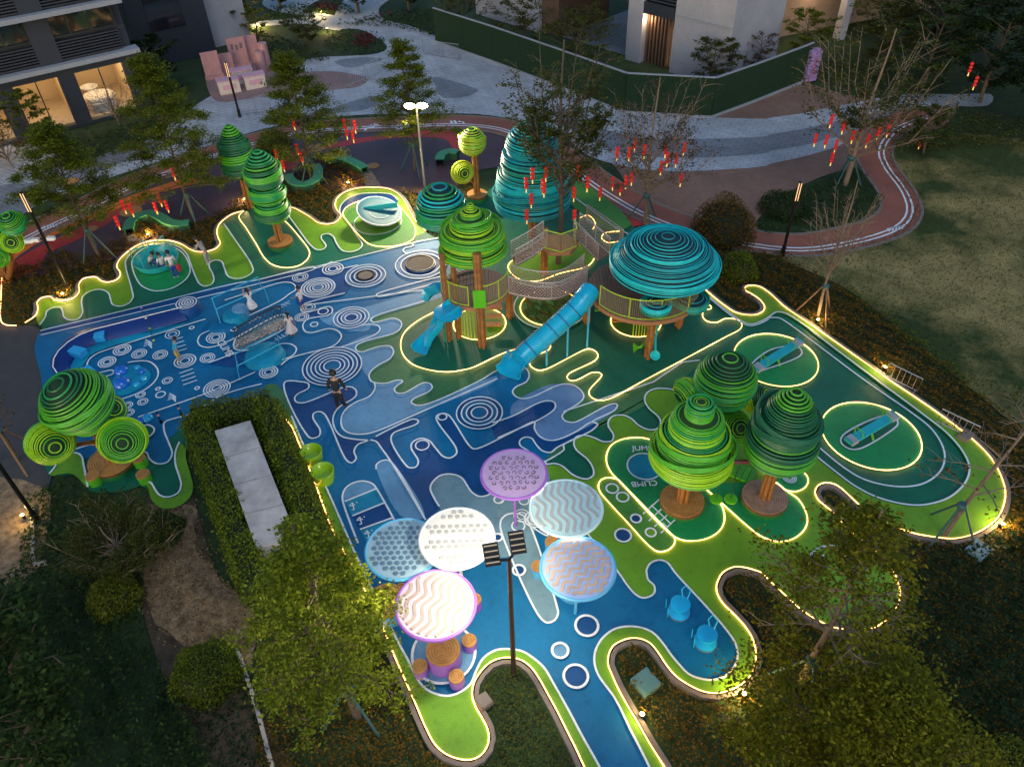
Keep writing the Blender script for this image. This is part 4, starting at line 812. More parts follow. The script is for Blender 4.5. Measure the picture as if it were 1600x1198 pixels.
MB().lathe([(.34, 0), (.3, .3), (.2, .5)], n=20).build('stem', TQ, t); MB().lathe([(.2, .5), (R*.9, .62), (R, .74), (R*.96, .76), (R*.6, .68), (.02, .66)], n=44, M=M).build('dish', mat('spinner_blue', (.012, .13, .18), rough=.55, var=.06), t)
MB().tube([M @ Vector((R*math.cos(a*.14), R*math.sin(a*.14), .75)) for a in range(45)], .035, 6, True).build('rim', WPL, t)
MB().tube([M @ Vector((R*.45*math.cos(a*.14+3.6), R*.45*math.sin(a*.14+3.6), .69)) for a in range(18)], .018, 5).build('grip_line', WPL, t)
MB().box(M @ Vector((.05, .25, .8)), (R*1.5, .04, .26), M=Matrix.Rotation(rad(12), 3, 'Z')).build('divider', TQ, t, sm=False)
for x, y, r, lb in ((572, 434.5, 13, 'small sandy round trampoline in the narrower rings'), (657, 416, 22, 'large sandy round trampoline in the wide rings')):
    b = axis_pt(x, y); R = r*MPP(b); t = empty('trampoline', b, label=lb, cat='trampoline', group='in-ground trampolines'); MB().lathe([(R*.96, .16), (R*.5, .15), (.02, .147)], n=36).build('jump_mat', mat('jump_mat', (.22, .18, .14), rough=.9, var=.2, scale=9, bump=.2), t); MB().tube([(R*math.cos(a*.13), R*math.sin(a*.13), .16) for a in range(48)], .035, 6, True).build('frame', BLACK, t)
def seesaw(x0, y0, x1, y1, label):
    a, c = G(x0, y0, .35), G(x1, y1, .62); m_ = (a+c)/2; b = Vector((m_.x, m_.y, 0)); t = empty('seesaw', b, label=label, cat='seesaw', group='turquoise seesaws'); d = (c-a); L = d.length; d.normalize(); s = d.cross(Vector((0, 0, 1))).normalized(); u = s.cross(d); M = Matrix((d, s, u)).transposed(); o = m_-b
    MB().box(o, (L*.74, .32, .09), M=M).build('plank', mat('seesaw_blue', (.02, .45, .52), rough=.35), t, sm=False)
    for sg in (-1, 1):
        MB().box(o+d*sg*L*.44, (L*.14, .36, .12), M=M).build('seat', mat('seat_grey', (.42, .42, .45), rough=.6), t, sm=False)
        h = o+d*sg*L*.30+u*.05; MB().tube([h-s*.16, h-s*.16+u*.28, h+s*.16+u*.28, h+s*.16], .022, 6).build('handle', PGRN, t)
        MB().box(o+d*sg*L*.50+u*.02, (.05, .34, .16), M=M).build('bumper', TQ, t, sm=False)
    MB().tube([(-.22*s.x, -.22*s.y, .05), (0, 0, .42), (.22*s.x, .22*s.y, .05)], .045, 7).build('pivot', RM['grn'], t)
seesaw(1180, 577, 1250, 533, 'turquoise seesaw in the light ring near the sphere tree'); seesaw(1326, 690, 1398, 648, 'turquoise seesaw in the light ring inside the running loop')
SB = mat('seat_blue', (.01, .40, .80), rough=.3, coat=.3)
for x, y, lb in ((1060, 958, 'blue spinning seat beside the lime bank, farther up the blue bay'), (1101, 1005, 'blue spinning seat deepest in the blue bay')):
    b = axis_pt(x, y); t = empty('spinning_seat', b, label=lb, cat='seat', group='blue spinning seats')
    MB().lathe([(.28, .1), (.3, .13), (.12, .2), (.08, .38), (.2, .42), (.27, .45), (.27, .5), (.2, .52), (.01, .5)], n=26).build('seat', SB, t)
    MB().tube([(.2, .12, .5), (.28, .22, .75), (.15, .33, .85), (.05, .28, .72), (.1, .2, .5)], .018, 6).build('back_hoop', SB, t)
    for sg in (-1, 1): MB().tube([(-.33, sg*.14, .08), (-.36, sg*.14, .5)], .016, 6).build('side_bar', SB, t)
    MB().lathe([(.3, .06), (.31, .12), (.1, .13)], n=24).build('base_plate', SLOT['navy'], t)
LT = mat('tub_lime', (.30, .55, .01), rough=.25, coat=.4)
for x, y, lb in ((490, 722, 'lime green tub seat farther along the light strip'), (508, 752, 'lime green tub seat next to the hopscotch lane')):
    b = axis_pt(x, y); t = empty('tub_seat', b, label=lb, cat='seat', group='lime tub seats'); M = Matrix.Rotation(rad(-14), 3, 'X') @ Matrix.Rotation(rad(12), 3, 'Y')
    MB().lathe([(.30, .04), (.36, .3), (.37, .52), (.35, .54), (.3, .5), (.22, .34), (.01, .3)], n=28).build('shell', LT, t); MB().tube([(.36*math.cos(a*.14), .36*math.sin(a*.14), .535) for a in range(45)], .02, 6, True).build('lip', LT, t)
# blue banks, boxes, domes, mounds, rails on the left
BK = dict(n=K['navy'], t=K['teal'])
rg = [G(x, y, .55) for x, y in T("f1 240,1150 180,1060 190,960 250,860 370,750 520,660 700,590 890,545 1597,365 f2 350,480")]; ft = [G(x, y, .13) for x, y in T("f1 420,1140 400,1060 420,990 480,900 560,850 680,790 800,750 940,720 1597,560 f2 420,640")]
bkk = [G(x, y, .11) for x, y in T("f1 215,1170 150,1070 160,940 230,830 350,720 500,630 700,560 890,515 1597,345 f2 345,470")]
def loft(rows, m, name, parent):
    rows = [smooth(r, False, .3) for r in rows]; n = min(len(r) for r in rows); rows = [[r[int(i*(len(r)-1)/(n-1))] for i in range(n)] for r in rows]; V = [p for r in rows for p in r]; F = []
    for j in range(len(rows)-1):
        for i in range(n-1): F.append((j*n+i, j*n+i+1, (j+1)*n+i+1, (j+1)*n+i))
    o = mesh_obj(name, V, F, m, parent, True); return o
t = empty('climbing_bank', (0, 0, 0), label='curved navy rubber bank with a white ridge line round the dome corner', cat='climbing bank')
loft([bkk, rg, ft], mat('bank_navy', (.004, .035, .20), rough=.5, var=.1, speck=.1, fade=.1), 'bank_slope', t); mb = MB(); mb.tube(smooth(rg, False, .3), .022, 5); mb.build('ridge_line', WHITE, t)
tf = [G(x, y, .118) for x, y in T("f1 560,1140 550,1060 570,990 640,920 740,870 960,790 1597,630 f2 440,660")]; o = loft([[p+Vector((0, 0, .012)) for p in ft], [p.lerp(q, .5)+Vector((0, 0, .03)) for p, q in zip(ft, tf)], tf], K['teal'], 'bank_foot', t)
BX = mat('box_blue', (.015, .33, .72), rough=.4, var=.05)
for x, y, rz, lb in ((157, 524, .25, 'bright blue step box at the straight start of the navy bank'), (122, 551, 1.2, 'bright blue step box on the bend of the navy bank'), (139, 583, .9, 'bright blue step box beside the blue domes')):
    b = axis_pt(x, y, .3); t = empty('step_box', b, rz, lb, 'step box', 'blue step boxes'); MB().box((0, 0, .30), (.36, .58, .24)).build('body', BX, t, sm=False); MB().box((0, 0, .435), (.38, .60, .03)).build('lid', mat('box_lid', (.03, .42, .82), rough=.4), t, sm=False)
DB = mat('dome_blue', (.005, .13, .60), rough=.18, coat=.6, var=.05); DB2 = mat('dome_light', (.01, .36, .72), rough=.2, coat=.5, var=.05)
for x, y, r, m, lb in ((191, 578, 11, DB, 'large glossy blue dome next to the step box'), (192, 597, 13.5, DB, 'largest glossy blue dome by the big ball tree'), (216, 575, 5, DB2, 'small light blue dome at the top of the teal pad'), (223, 581, 5.5, DB, 'small dark blue dome on the teal pad'), (226, 592, 5.5, DB2, 'small light blue dome on the teal pad edge'), (215, 601, 5.5, DB2, 'small light blue dome beside the largest dome'),
                 (232, 653, 9, DB2, 'light blue dome half set in the low kerb'), (221, 658, 8, DB, 'dark blue dome half set in the low kerb')):
    b = axis_pt(x, y+r*.4); R = r*MPP(b); o = MB().lathe([(R*math.cos(q*math.pi/16), R*.85*math.sin(q*math.pi/16)) for q in range(9)], (0, 0, 0), 24).build('climbing_dome', m, None, loc=b+Vector((0, 0, .08))); tag(o, lb, 'dome', 'glossy blue climbing domes')
for x, y, r, h, m, lb in ((297, 483, 20, .5, 'navy', 'navy round climbing drum with white rings on top'), (350, 503, 26, .25, 'blue', 'lower blue mound by the handrail'), (368, 495, 20, .42, 'teal', 'teal mound beneath the girl in white'), (378, 489, 14, .55, 'steel', 'pale blue top mound behind the girl in white')):
    b = axis_pt(x, y+6); R = r*MPP(b); pr = [(R, .06), (R*.99, h*.8), (R*.9, h), (.01, h+.02)] if m == 'navy' else [(R, .06), (R*.93, h*.6), (R*.75, h*.9), (.01, h)]
    t = empty('climbing_mound', b, label=lb, cat='mound', group='rubber climbing mounds'); MB().lathe(pr, n=32).build('body', K[m], t)
    if m == 'navy':
        for k in (.85, .6, .38, .16): ribbon_obj('painted_ring', [Vector((R*k*.9*math.cos(a*.2), R*k*.9*math.sin(a*.2))) for a in range(32)], .045, h+.024, WHITE, t, True)
def rail(pts, label, r=.028):
    P = [G(x, y, z) for x, y, z in pts]; b = Vector((P[0].x, P[0].y, 0)); o = MB().tube([p-b for p in P], r, 7).build('handrail', BLUEL, None, loc=b); tag(o, label, 'handrail', 'light blue handrails')
rail([(346, 508, .1), (331, 466, 1.0), (403, 433, 1.0), (409, 452, .1)], 'light blue handrail behind the girl in white'); rail([(346, 510, .1), (338, 483, .8), (413, 450, .8), (420, 472, .1)], 'light blue handrail in front of the mounds')
rail([(372, 575, .1), (367, 553, .75), (432, 519, .75), (436, 538, .1)], 'light blue handrail along the net tunnel'); rail([(374, 590, .1), (370, 572, .8), (436, 538, .8), (445, 562, .1)], 'light blue handrail over the lower navy mound')
b = axis_pt(415, 560); o = MB().lathe([(.8, .06), (.72, .25), (.5, .36), (.01, .4)], n=28).build('climbing_mound', K['teal'], None, loc=b); tag(o, 'teal rubber mound between the lower handrails', 'mound', 'rubber climbing mounds')
# net tunnel in the stadium
nb = W2(T("f3 240,900 300,860 760,610 830,600")); nf = W2(T("f3 240,1020 300,1035 800,780 860,760")); t = empty('net_tunnel', (nb[0].x, nb[0].y, 0), label='low dark climbing net stretched over the pebbled stadium', cat='climbing net'); o0 = t.location.copy()
RP = mat('dark_rope', (.03, .032, .04), rough=.8)
A_ = [Vector((p.x, p.y, .55))-o0 for p in smooth(nb, False, .4)]; B_ = [Vector((p.x, p.y, .12))-o0 for p in smooth(nf, False, .4)]; n_ = min(len(A_), len(B_)); A_ = [A_[int(i*(len(A_)-1)/(n_-1))] for i in range(n_)]; B_ = [B_[int(i*(len(B_)-1)/(n_-1))] for i in range(n_)]
mp_ = mesh_panel([a.lerp(b_, .52) for a, b_ in zip(A_, B_)], A_, .16, .014, RP, 'net', True); mp_.parent = t
MB().tube(A_, .03, 6).build('top_rope', RP, t); MB().tube(B_, .02, 6).build('foot_rope', RP, t)
rp_ = np.array(NETO); peb = []
rr = random.Random(3)
for k in range(520):
    u, v = rr.random(), rr.random(); p = A_[0].lerp(A_[-1], u).lerp(B_[0].lerp(B_[-1], u), .28+.68*v)+o0; peb.append((p.x, p.y))
mb = MB()
for x, y in peb: s_ = rr.uniform(.025, .06); mb.lathe([(s_, 0), (s_*.8, s_*.7), (.005, s_*.9)], (x, y, .105), 5)
o = mb.build('pebbles', mat('pebble', (.42, .33, .28), rough=.8, var=.6, island=True, col2=(.55, .5, .45)), None); tag(o, 'brown and pale pebbles bedded under the climbing net', 'pebbles', kind='stuff')
# beaded rope across the bank
P = [G(x, y, z) for x, y, z in ((221, 481, .5), (228, 497, .55), (234, 513, .5), (240, 532, .2))]; b = Vector((P[0].x, P[0].y, 0)); t = empty('climbing_rope', b, label='thin climbing rope with coloured beads across the navy bank', cat='rope'); MB().tube([p-b for p in P], .014, 5).build('rope', RP, t)
for k, m in enumerate((PUR, WPL, PGRN, RM['yel'])): MB().lathe([(.01, -.05), (.05, 0), (.01, .05)], P[k]-b, 10).build('bead', m, t)
for x, y, lb in ((249, 650, 'striped balance pole with a dark foot by the low kerb'), (281, 639, 'striped balance pole beside the hedge')):
    b = axis_pt(x+4, y+12); t = empty('balance_pole', b, label=lb, cat='pole', group='striped balance poles'); MB().cyl((0, 0, 0), (0, 0, .15), .05).build('foot', BLACK, t); MB().cyl((0, 0, .15), (0, 0, .6), .02).build('shaft', BLACK, t); MB().lathe([(.01, -.06), (.05, 0), (.01, .06)], (0, 0, .42), 10).build('bead', mat('bead_pink', (.7, .3, .3)), t)
# swings between the two ring trees
a, c = axis_pt(1066, 781, .35), axis_pt(1195, 776, .35); b = (a+c)/2; t = empty('swing_beam', b, label='maroon swing beam between the two ring trees with two green disc seats', cat='swing'); zb = 2.0; d = (c-a)/2
MB().tube([-d+Vector((0, 0, zb)), d+Vector((0, 0, zb))], .07, 10).build('beam', mat('maroon', (.16, .05, .05), rough=.4), t)
for x, y in ((1119, 779), (1142, 779)):
    p = G(x, y, .45)-b; s_ = MB().lathe([(.2, -.03), (.2, .02), (.14, .035), (.01, .02)], p, 20).build('swing_seat', PGRN, t); q = d.normalized()*p.dot(d.normalized())
    MB().tube([p+Vector((0, 0, .03)), Vector((q.x, q.y, zb))], .012, 5).build('rope', RP, s_)
g = G(1156, 743); t = empty('ribbed_mat', Vector((g.x, g.y, 0)), rad(-33), 'green ribbed foam mat lying behind the swing seats', 'mat')
for k in range(5): MB().box((-.36+.18*k, 0, .17), (.165, .62, .06+.03*(k % 2))).build('rib', PGRN if k % 2 else RM['grn'], t, sm=False)
# ================================================================ BENCHES, STONES, BARRIERS, BOXES
BG = mat('bench_green', (.06, .34, .16), rough=.5, var=.08)
for s, lb in (("c0 800,235 810,190 860,150 930,130 1000,155 1060,190 1120,198 1180,190", 'long S-curved green bench behind the merry-go-round'), ("b4 430,980 500,975 600,1005 680,1050", 'curved green bench ending at the stepping stones'), ("b4 200,1090 230,1135 300,1150 370,1120 388,1060 370,1030", 'U-shaped green bench round the staked tree'), ("b4 1145,1000 1160,960 1210,942 1260,950", 'curved green bench behind the yellow green ring tree')):
    P = smooth(W2(T(s), .42), False, .25); b = Vector((P[0].x, P[0].y, 0)); t = empty('curved_bench', b, label=lb, cat='bench', group='curved green benches'); P = [p-b.to_2d() for p in P]
    ribbon_obj('seat', P, .5, .46, BG, t, h=.06); ribbon_obj('plinth', P, .38, .40, mat('bench_dark', (.02, .10, .06)), t, h=.38)
for k in range(8):
    a = G(*[v for v in (570+(k*2.2), 270+k*3.4)]); o = MB().box((0, 0, .03), (.75, .16, .06)).build('stepping_stone', stone, None, sm=False, loc=Vector((a.x, a.y, .01))); tag(o, 'grey slab in the stepping stone path beside the curved bench', 'stepping stone', 'stepping stones')
def barrier(x0, y0, x1, y1, h, label, n=9, m=STEEL):
    a, c = G(x0, y0), G(x1, y1); t = empty('barrier', a, math.atan2((c-a).y, (c-a).x), label, 'barrier', 'steel crowd barriers'); L = (c-a).length
    MB().tube([(0, 0, .12), (0, 0, h), (L, 0, h), (L, 0, .12)], .022, 6, True).build('frame', m, t)
    for k in range(1, n): MB().tube([(L*k/n, 0, .12), (L*k/n, 0, h)], .010, 5).build('bar', m, t)
    for k in (.08, .92): MB().box((L*k, 0, .02), (.05, .5, .04)).build('foot', m, t, sm=False)
for a in ((385, 181, 400, 179, 1.0, 'short steel barrier by the dark lamp post', 6), (402, 178, 424, 172, 1.0, 'steel barrier near the pink stall seats', 8), (545, 136, 572, 126, 1.0, 'steel barrier on the pink paving edge', 9), (572, 126, 596, 114, 1.0, 'steel barrier beside the conifer-like tree', 9), (662, 84, 693, 90, 1.0, 'steel barrier near the flower bed', 9), (693, 90, 718, 93, 1.0, 'steel barrier against the green hoarding', 9), (1382, 590, 1432, 615, .7, 'low bike rack in the bed beside the lawn', 6), (1462, 662, 1520, 690, .7, 'low bike rack near the end of the running loop', 6)): barrier(*a)
CV = mat('cover_teal', (.10, .22, .22), rough=.6)
for x, y, sx, sy, m, lb in ((1008, 1070, .55, .55, CV, 'teal utility cover in the bed beside the blue path'), (1526, 864, .6, .5, mat('cover_pale', (.22, .36, .40)), 'pale teal utility cover in the dark bed'), (756, 1100, .35, .35, stone, 'grey stone drain cover beside the lime lobe'), (1506, 686, .5, .35, stone, 'grey stone cover by the bike rack'), (208, 378, .4, .5, stone, 'grey slab step in the bed behind the merry-go-round')):
    b = axis_pt(x, y); t = empty('utility_cover', b, .6, lb, 'cover', 'utility covers'); MB().box((0, 0, .12), (sx, sy, .24)).build('box', m, t, sm=False); MB().box((0, 0, .25), (sx*.9, sy*.9, .02)).build('lid', m, t, sm=False)
# pink market stall set
PK = mat('pink_panel_board', (.46, .25, .26), rough=.6, var=.15); PK2 = mat('pink_top', (.62, .36, .46), rough=.5); CRT = mat('cream_table', (.62, .55, .50), rough=.6)
for k, (x, y, w, h, lb) in enumerate(((336, 122, 1.1, 1.7, 'pink stall board with wavy shape next to the shrub'), (356, 112, 1.0, 1.2, 'pink stall board behind the counters'), (377, 104, 1.2, 1.9, 'pink stall board with dark lettering'), (396, 98, 1.1, 1.8, 'pink stall board beside the round column'))):
    b = axis_pt(x, y); t = empty('stall_board', b, rad(25), lb, 'board', 'pink stall boards'); MB().box((0, 0, h/2), (w, .12, h)).build('panel', PK, t, sm=False); MB().box((0, -.08, .1), (w*1.1, .4, .2)).build('foot', PK, t, sm=False)
    if k == 2:
        for q in range(3): MB().box((-.3+.3*q, -.075, h*.72-.08*(q % 2)), (.16, .02, .34)).build('letter', SLOT['dark'], t, sm=False)
for k, (x, y, lb) in enumerate(((360, 144, 'pink topped stall counter with a cream front'), (381, 128, 'pink topped stall counter between the boards'), (400, 136, 'pink topped stall counter by the steel barrier'))):
    b = axis_pt(x, y); t = empty('stall_counter', b, rad(25), lb, 'counter', 'pink stall counters'); MB().box((0, 0, .4), (1.3, .7, .8)).build('body', CRT, t, sm=False); MB().box((0, 0, .83), (1.4, .8, .06)).build('top', PK2, t, sm=False); MB().box((0, -.37, .45), (.8, .03, .3)).build('front_sign', PK2, t, sm=False)
for x, y, h, lb in ((411, 112, 1.3, 'shorter round pink column of the stall'), (418, 108, 1.7, 'taller round pink column of the stall')):
    o = MB().lathe([(.32, 0), (.32, h), (.27, h+.04)], n=20).build('stall_column', PK, None, loc=axis_pt(x, y)); tag(o, lb, 'column', 'pink stall columns')
b = axis_pt(1262, 127); t = empty('banner_stand', b, rad(20), 'lilac printed banner stand at the end of the green hoarding', 'banner'); MB().box((0, 0, 1.0), (.85, .5, 1.9)).build('print', mat('banner_lilac', (.34, .22, .48), rough=.5, var=.25, scale=3), t, sm=False); MB().box((0, 0, .03), (.95, .6, .06)).build('foot', BLACK, t, sm=False)
for q in range(3): MB().tube([(.18*math.cos(s*.35-1.4)-.05, -.262, 1.3-.33*q+.16*math.sin(s*.35-1.4)) for s in range(10)], .025, 5).build('red_mark', mat('mark_red', (.5, .05, .04)), t)
# ================================================================ BUILDINGS
NAVYW = mat('navy_cladding', (.030, .038, .055), rough=.5, var=.1); LEDGE = mat('pale_ledge', (.30, .33, .38), rough=.6, var=.06); PALEW = mat('pale_wall', (.38, .38, .43), rough=.7, var=.05, fade=.10); GLASS = mat('dark_glass', (.012, .018, .022), rough=.06, var=.1, spec=.8)
CREAM = mat('cream_interior', (.62, .50, .34), rough=.7, var=.05); SLAT = mat('louvre_slat', (.05, .06, .08), rough=.45, metal=.3); TIM = mat('timber_screen', (.14, .085, .06), rough=.6, var=.2, scale=5); FRM = mat('window_frame', (.04, .045, .05), rough=.4, metal=.4)
class Facade:
    """vertical plane through two ground points; boxes are placed by u (metres along), z and depth behind the plane"""
    def __init__(s, a, c, root):
        s.o = G(*a); s.u = (G(*c)-s.o).normalized(); s.n = Vector((s.u.y, -s.u.x, 0)); s.root = root
        if s.n.y > 0: s.n = -s.n
        s.M = Matrix((s.u, s.n, Vector((0, 0, 1)))).transposed()
    def uz(s, x, y):
        d = FW+RT*((x-800)/FPX)+UP*((599-y)/FPX); o = Vector((0, 0, CH)); t = (s.o-o).dot(s.n)/d.dot(s.n); p = o+d*t
        return (p-s.o).dot(s.u), p.z
    def box(s, u0, u1, z0, z1, d0, d1, m, name, parent=None):   # d = depth behind the face (negative: proud)
        c = s.o+s.u*((u0+u1)/2)-s.n*((d0+d1)/2)+Vector((0, 0, (z0+z1)/2)); return MB().box(c, (abs(u1-u0), abs(d1-d0), abs(z1-z0)), M=s.M).build(name, m, parent or s.root, sm=False)
    def pt(s, u, z, d): return s.o+s.u*u-s.n*d+Vector((0, 0, z))
# --- dark block with lit ground-floor rooms
t = empty('apartment_building', (0, 0, 0), label='dark navy building with louvres above two warmly lit ground floor rooms', cat='building'); f = Facade((218, 174), (145, 193), t)
U = lambda x, y: f.uz(x, y)[0]
W = [(U(193, 97), U(114, 112)), (U(92, 118), U(17, 133)), (U(8, 170), U(-60, 190))]; W = [(min(w)+.1, max(w)) for w in W]
zt = f.uz(193, 97)[1]; z1 = f.uz(208, 77)[1]; z2 = f.uz(172, 1)[1]; ue = W[0][0]-.9; um = W[2][1]+12
edges = [ue]+[v for w in W for v in w]+[um]
for k in range(0, len(edges), 2): f.box(edges[k], edges[k+1], 0, zt, 0, .5, NAVYW, 'pier')
f.box(ue, um, zt, z1-.15, 0, .5, NAVYW, 'wall'); f.box(ue, um, 0, .18, .02, .45, NAVYW, 'plinth')
for k, w in enumerate(W):
    r = f.box(w[0]-.3, w[1]+.3, .02, .12, .5, 5.5, mat('room_floor', (.45, .38, .30), rough=.4), 'room_floor')
    f.box(w[0]-.4, w[1]+.4, .1, zt+.2, 5.5, 5.7, CREAM, 'room_wall', None); f.box(w[0]-.4, w[0]-.3, .1, zt+.2, .5, 5.5, CREAM, 'room_wall'); f.box(w[1]+.3, w[1]+.4, .1, zt+.2, .5, 5.5, CREAM, 'room_wall'); f.box(w[0]-.4, w[1]+.4, zt+.2, zt+.3, .5, 5.7, CREAM, 'room_ceiling')
    point('room_lamp', f.pt((w[0]+w[1])/2, zt-.5, 2.6), 62, (1, .74, .42), .4)
    for q in (0, .5, 1): f.box(w[0]+(w[1]-w[0])*q-.03, w[0]+(w[1]-w[0])*q+.03, .18, zt, .1, .16, FRM, 'mullion')
    if k == 0:
        c = f.pt((w[0]+w[1])/2+.2, .12, 2.4); MB().lathe([(.95, 0), (.95, .45), (1.0, .5), (.9, .62), (.02, .6)], c, 24).build('sofa', WPL, t); MB().lathe([(.3, .2), (.55, .7), (.5, .72), (.25, .3)], f.pt(w[0]+1.7, .15, 3.8), 18).build('chair', WPL, t); f.box(w[0]+1.3, w[0]+2.2, .12, .55, 1.2, 1.8, SLOT['grey'], 'low_table')
    if k == 1: f.box(w[0]+1.2, w[0]+2.2, 1.6, 2.3, 5.42, 5.48, FRM, 'picture')
f.box(ue-.25, um, z1-.15, z1+.1, -.35, .5, LEDGE, 'ledge'); f.box(ue, um, z1+.1, 16, .45, 8, NAVYW, 'wall')
for lev in (z1+.1, z2+.1):
    zl0 = lev+.08; zl1 = lev+1.15; zw = (z2-.15) if lev < z2 else lev+3.6
    u = ue+.5; k = 0
    while u < um:
        u1 = min(um, u+3.4)
        for j in range(7): f.box(u, u1, zl0+j*.155, zl0+j*.155+.07, .12, .40, SLAT, 'louvre_slat')
        w_ = f.box(u, u1, zl1+.15, zw-.1, .30, .34, GLASS, 'window')
        for q in (0, .38, .72, 1): f.box(u+(u1-u)*q-.05, u+(u1-u)*q+.05, zl1+.1, zw-.05, .18, .30, FRM, 'frame', w_)
        f.box(u, u1, zl1+.1, zl1+.2, .16, .30, FRM, 'sill', w_); u += 4.6; k += 1
        f.box(u-1.2, u, lev, zw, .1, .5, NAVYW, 'pier')
f.box(ue-.15, um, z2-.15, z2+.1, -.35, .5, LEDGE, 'ledge')
# --- pale gable beside it
t = empty('pale_building', (0, 0, 0), label='plain pale building wall behind the pink stall', cat='building'); f = Facade((316, 80), (372, 66), t); f.box(0, 3.8, 0, 14, 0, 6, PALEW, 'wall'); f.box(-1.8, 0, 0, 14, .3, 6, NAVYW, 'recess_wall'); f.box(-.25, -.02, 0, 14, -.05, .3, mat('tan_trim', (.22, .17, .12)), 'corner_trim')
t = empty('dark_annex', (0, 0, 0), label='dark recessed annex between the navy and pale buildings', cat='building'); f = Facade((226, 110), (300, 92), t); f.box(0, 5.2, 0, 14, 0, 5, NAVYW, 'wall'); f.box(1.2, 3.6, 2.2, 4.6, -.03, .1, GLASS, 'window')
# --- pale block with garage opening and timber screens
t = empty('pale_apartment_block', (0, 0, 0), label='pale apartment block with a dark garage opening and timber screens behind the hoarding', cat='building'); f = Facade((790, 36), (1050, 114), t)
u = lambda x, y: f.uz(x, y)[0]; us = dict(a=u(800, 20), b=u(842, 40), c=u(868, 50), d=u(983, 20), e=u(1003, 60), g=u(1052, 60), h=u(1075, 40))
ztop = 13
f.box(us['a']-4, us['b'], 0, ztop, 0, 6, PALEW, 'wall'); f.box(us['b'], us['c'], 0, ztop, .3, 6, TIM, 'timber_screen'); f.box(us['c'], us['d'], 4.3, ztop, 0, 6, PALEW, 'wall'); f.box(us['c'], us['d'], 3.7, 4.3, -.2, 1, SLAT, 'canopy'); f.box(us['c'], us['d'], 0, .03, .5, 9, paveg, 'garage_floor'); f.box(us['c'], us['d'], 0, 4, 9, 9.2, NAVYW, 'garage_back')
f.box(us['d'], us['e'], 0, ztop, -.1, 6, PALEW, 'pillar'); f.box(us['e'], us['g'], 0, ztop, .7, 6, TIM, 'wall')
for k in range(9): q = us['e']+(us['g']-us['e'])*(k+.5)/9; f.box(q-.05, q+.05, 0, 3.2, .35, .7, TIM, 'timber_fin')
f.box(us['g']-.5, us['g']-.1, .1, 2.6, .62, .69, mat('lit_pane', (1, .8, .5), emit=1.3, ecol=(1, .72, .4), var=0), 'lit_window')
f.box(us['e'], us['g'], 3.2, 3.9, -.1, .6, NAVYW, 'spandrel')
for j in range(18): f.box(us['e'], us['g'], 4.0+j*.2, 4.0+j*.2+.1, 0, .5, SLAT, 'louvre_slat')
f.box(us['g'], us['h']+3.2, 0, ztop, -.05, 6, PALEW, 'wall'); f.box(us['g']-.02, us['h']+3.22, 3.5, 3.62, -.09, -.05, LEDGE, 'string_course')
point('porch_lamp', f.pt(us['e']+.4, 2.8, .1), 30, (1, .68, .38), .15)
t = empty('pale_corner_block', (0, 0, 0), label='pale corner block with pillars and warm entrance light near the banner', cat='building'); f = Facade((1128, 100), (1330, 60), t); L = f.uz(1325, 60)[0]
f.box(0, L+14, 3.4, 13, .3, 7, PALEW, 'wall'); f.box(0, L+14, 0, 3.4, 2.5, 7, mat('warm_wall', (.34, .26, .21), rough=.7), 'wall')
for x in (1138, 1180, 1318): q = f.uz(x, 50)[0]; f.box(q-.3, q+.3, 0, 13, 0, .6, PALEW, 'pillar')
q0, q1 = f.uz(1145, 20)[0], f.uz(1178, 20)[0]; f.box(q0, q1, 2.4, 13, .1, .4, NAVYW, 'spandrel')
for j in range(20): f.box(q0, q1, 3.0+j*.2, 3.0+j*.2+.1, .02, .1, SLAT, 'louvre_slat')
f.box(L, L+16, 3.0, 3.5, -1.5, 3, NAVYW, 'canopy'); point('entrance_lamp', f.pt(f.uz(1215, 40)[0], 2.6, 1.2), 75, (1, .66, .36), .2); point('entrance_lamp', f.pt(L-2, 2.6, 1.4), 30, (1, .7, .42), .2)
# --- hoarding clad in artificial turf
HO = T("p 681,66 770,97 860,131 975,176 1110,184 1180,158 1247,131 1258,126"); hp = W2(HO); t = empty('turf_hoarding', (hp[0].x, hp[0].y, 0), label='tall dark green turf covered hoarding along the pale paving', cat='fence'); TH_ = mat('hoarding_turf', (.007, .032, .009), rough=.95, var=.25, scale=9, bump=.5, bscale=60)
for k in range(len(hp)-1):
    a, c = hp[k]-hp[0], hp[k+1]-hp[0]; d = c-a; n = max(1, int(d.length/2.4)); rz = math.atan2(d.y, d.x)
    for j in range(n):
        m_ = a+d*((j+.5)/n); MB().box((m_.x, m_.y, 1.15), (d.length/n-.02, .1, 2.3), rz).build('turf_panel', TH_, t, sm=False)
    m_ = a+d*.5; MB().box((m_.x, m_.y, 2.33), (d.length, .13, .06), rz).build('top_rail', LEDGE, t, sm=False); MB().box((m_.x, m_.y, .07), (d.length, .3, .14), rz).build('base_kerb', LEDGE, t, sm=False)
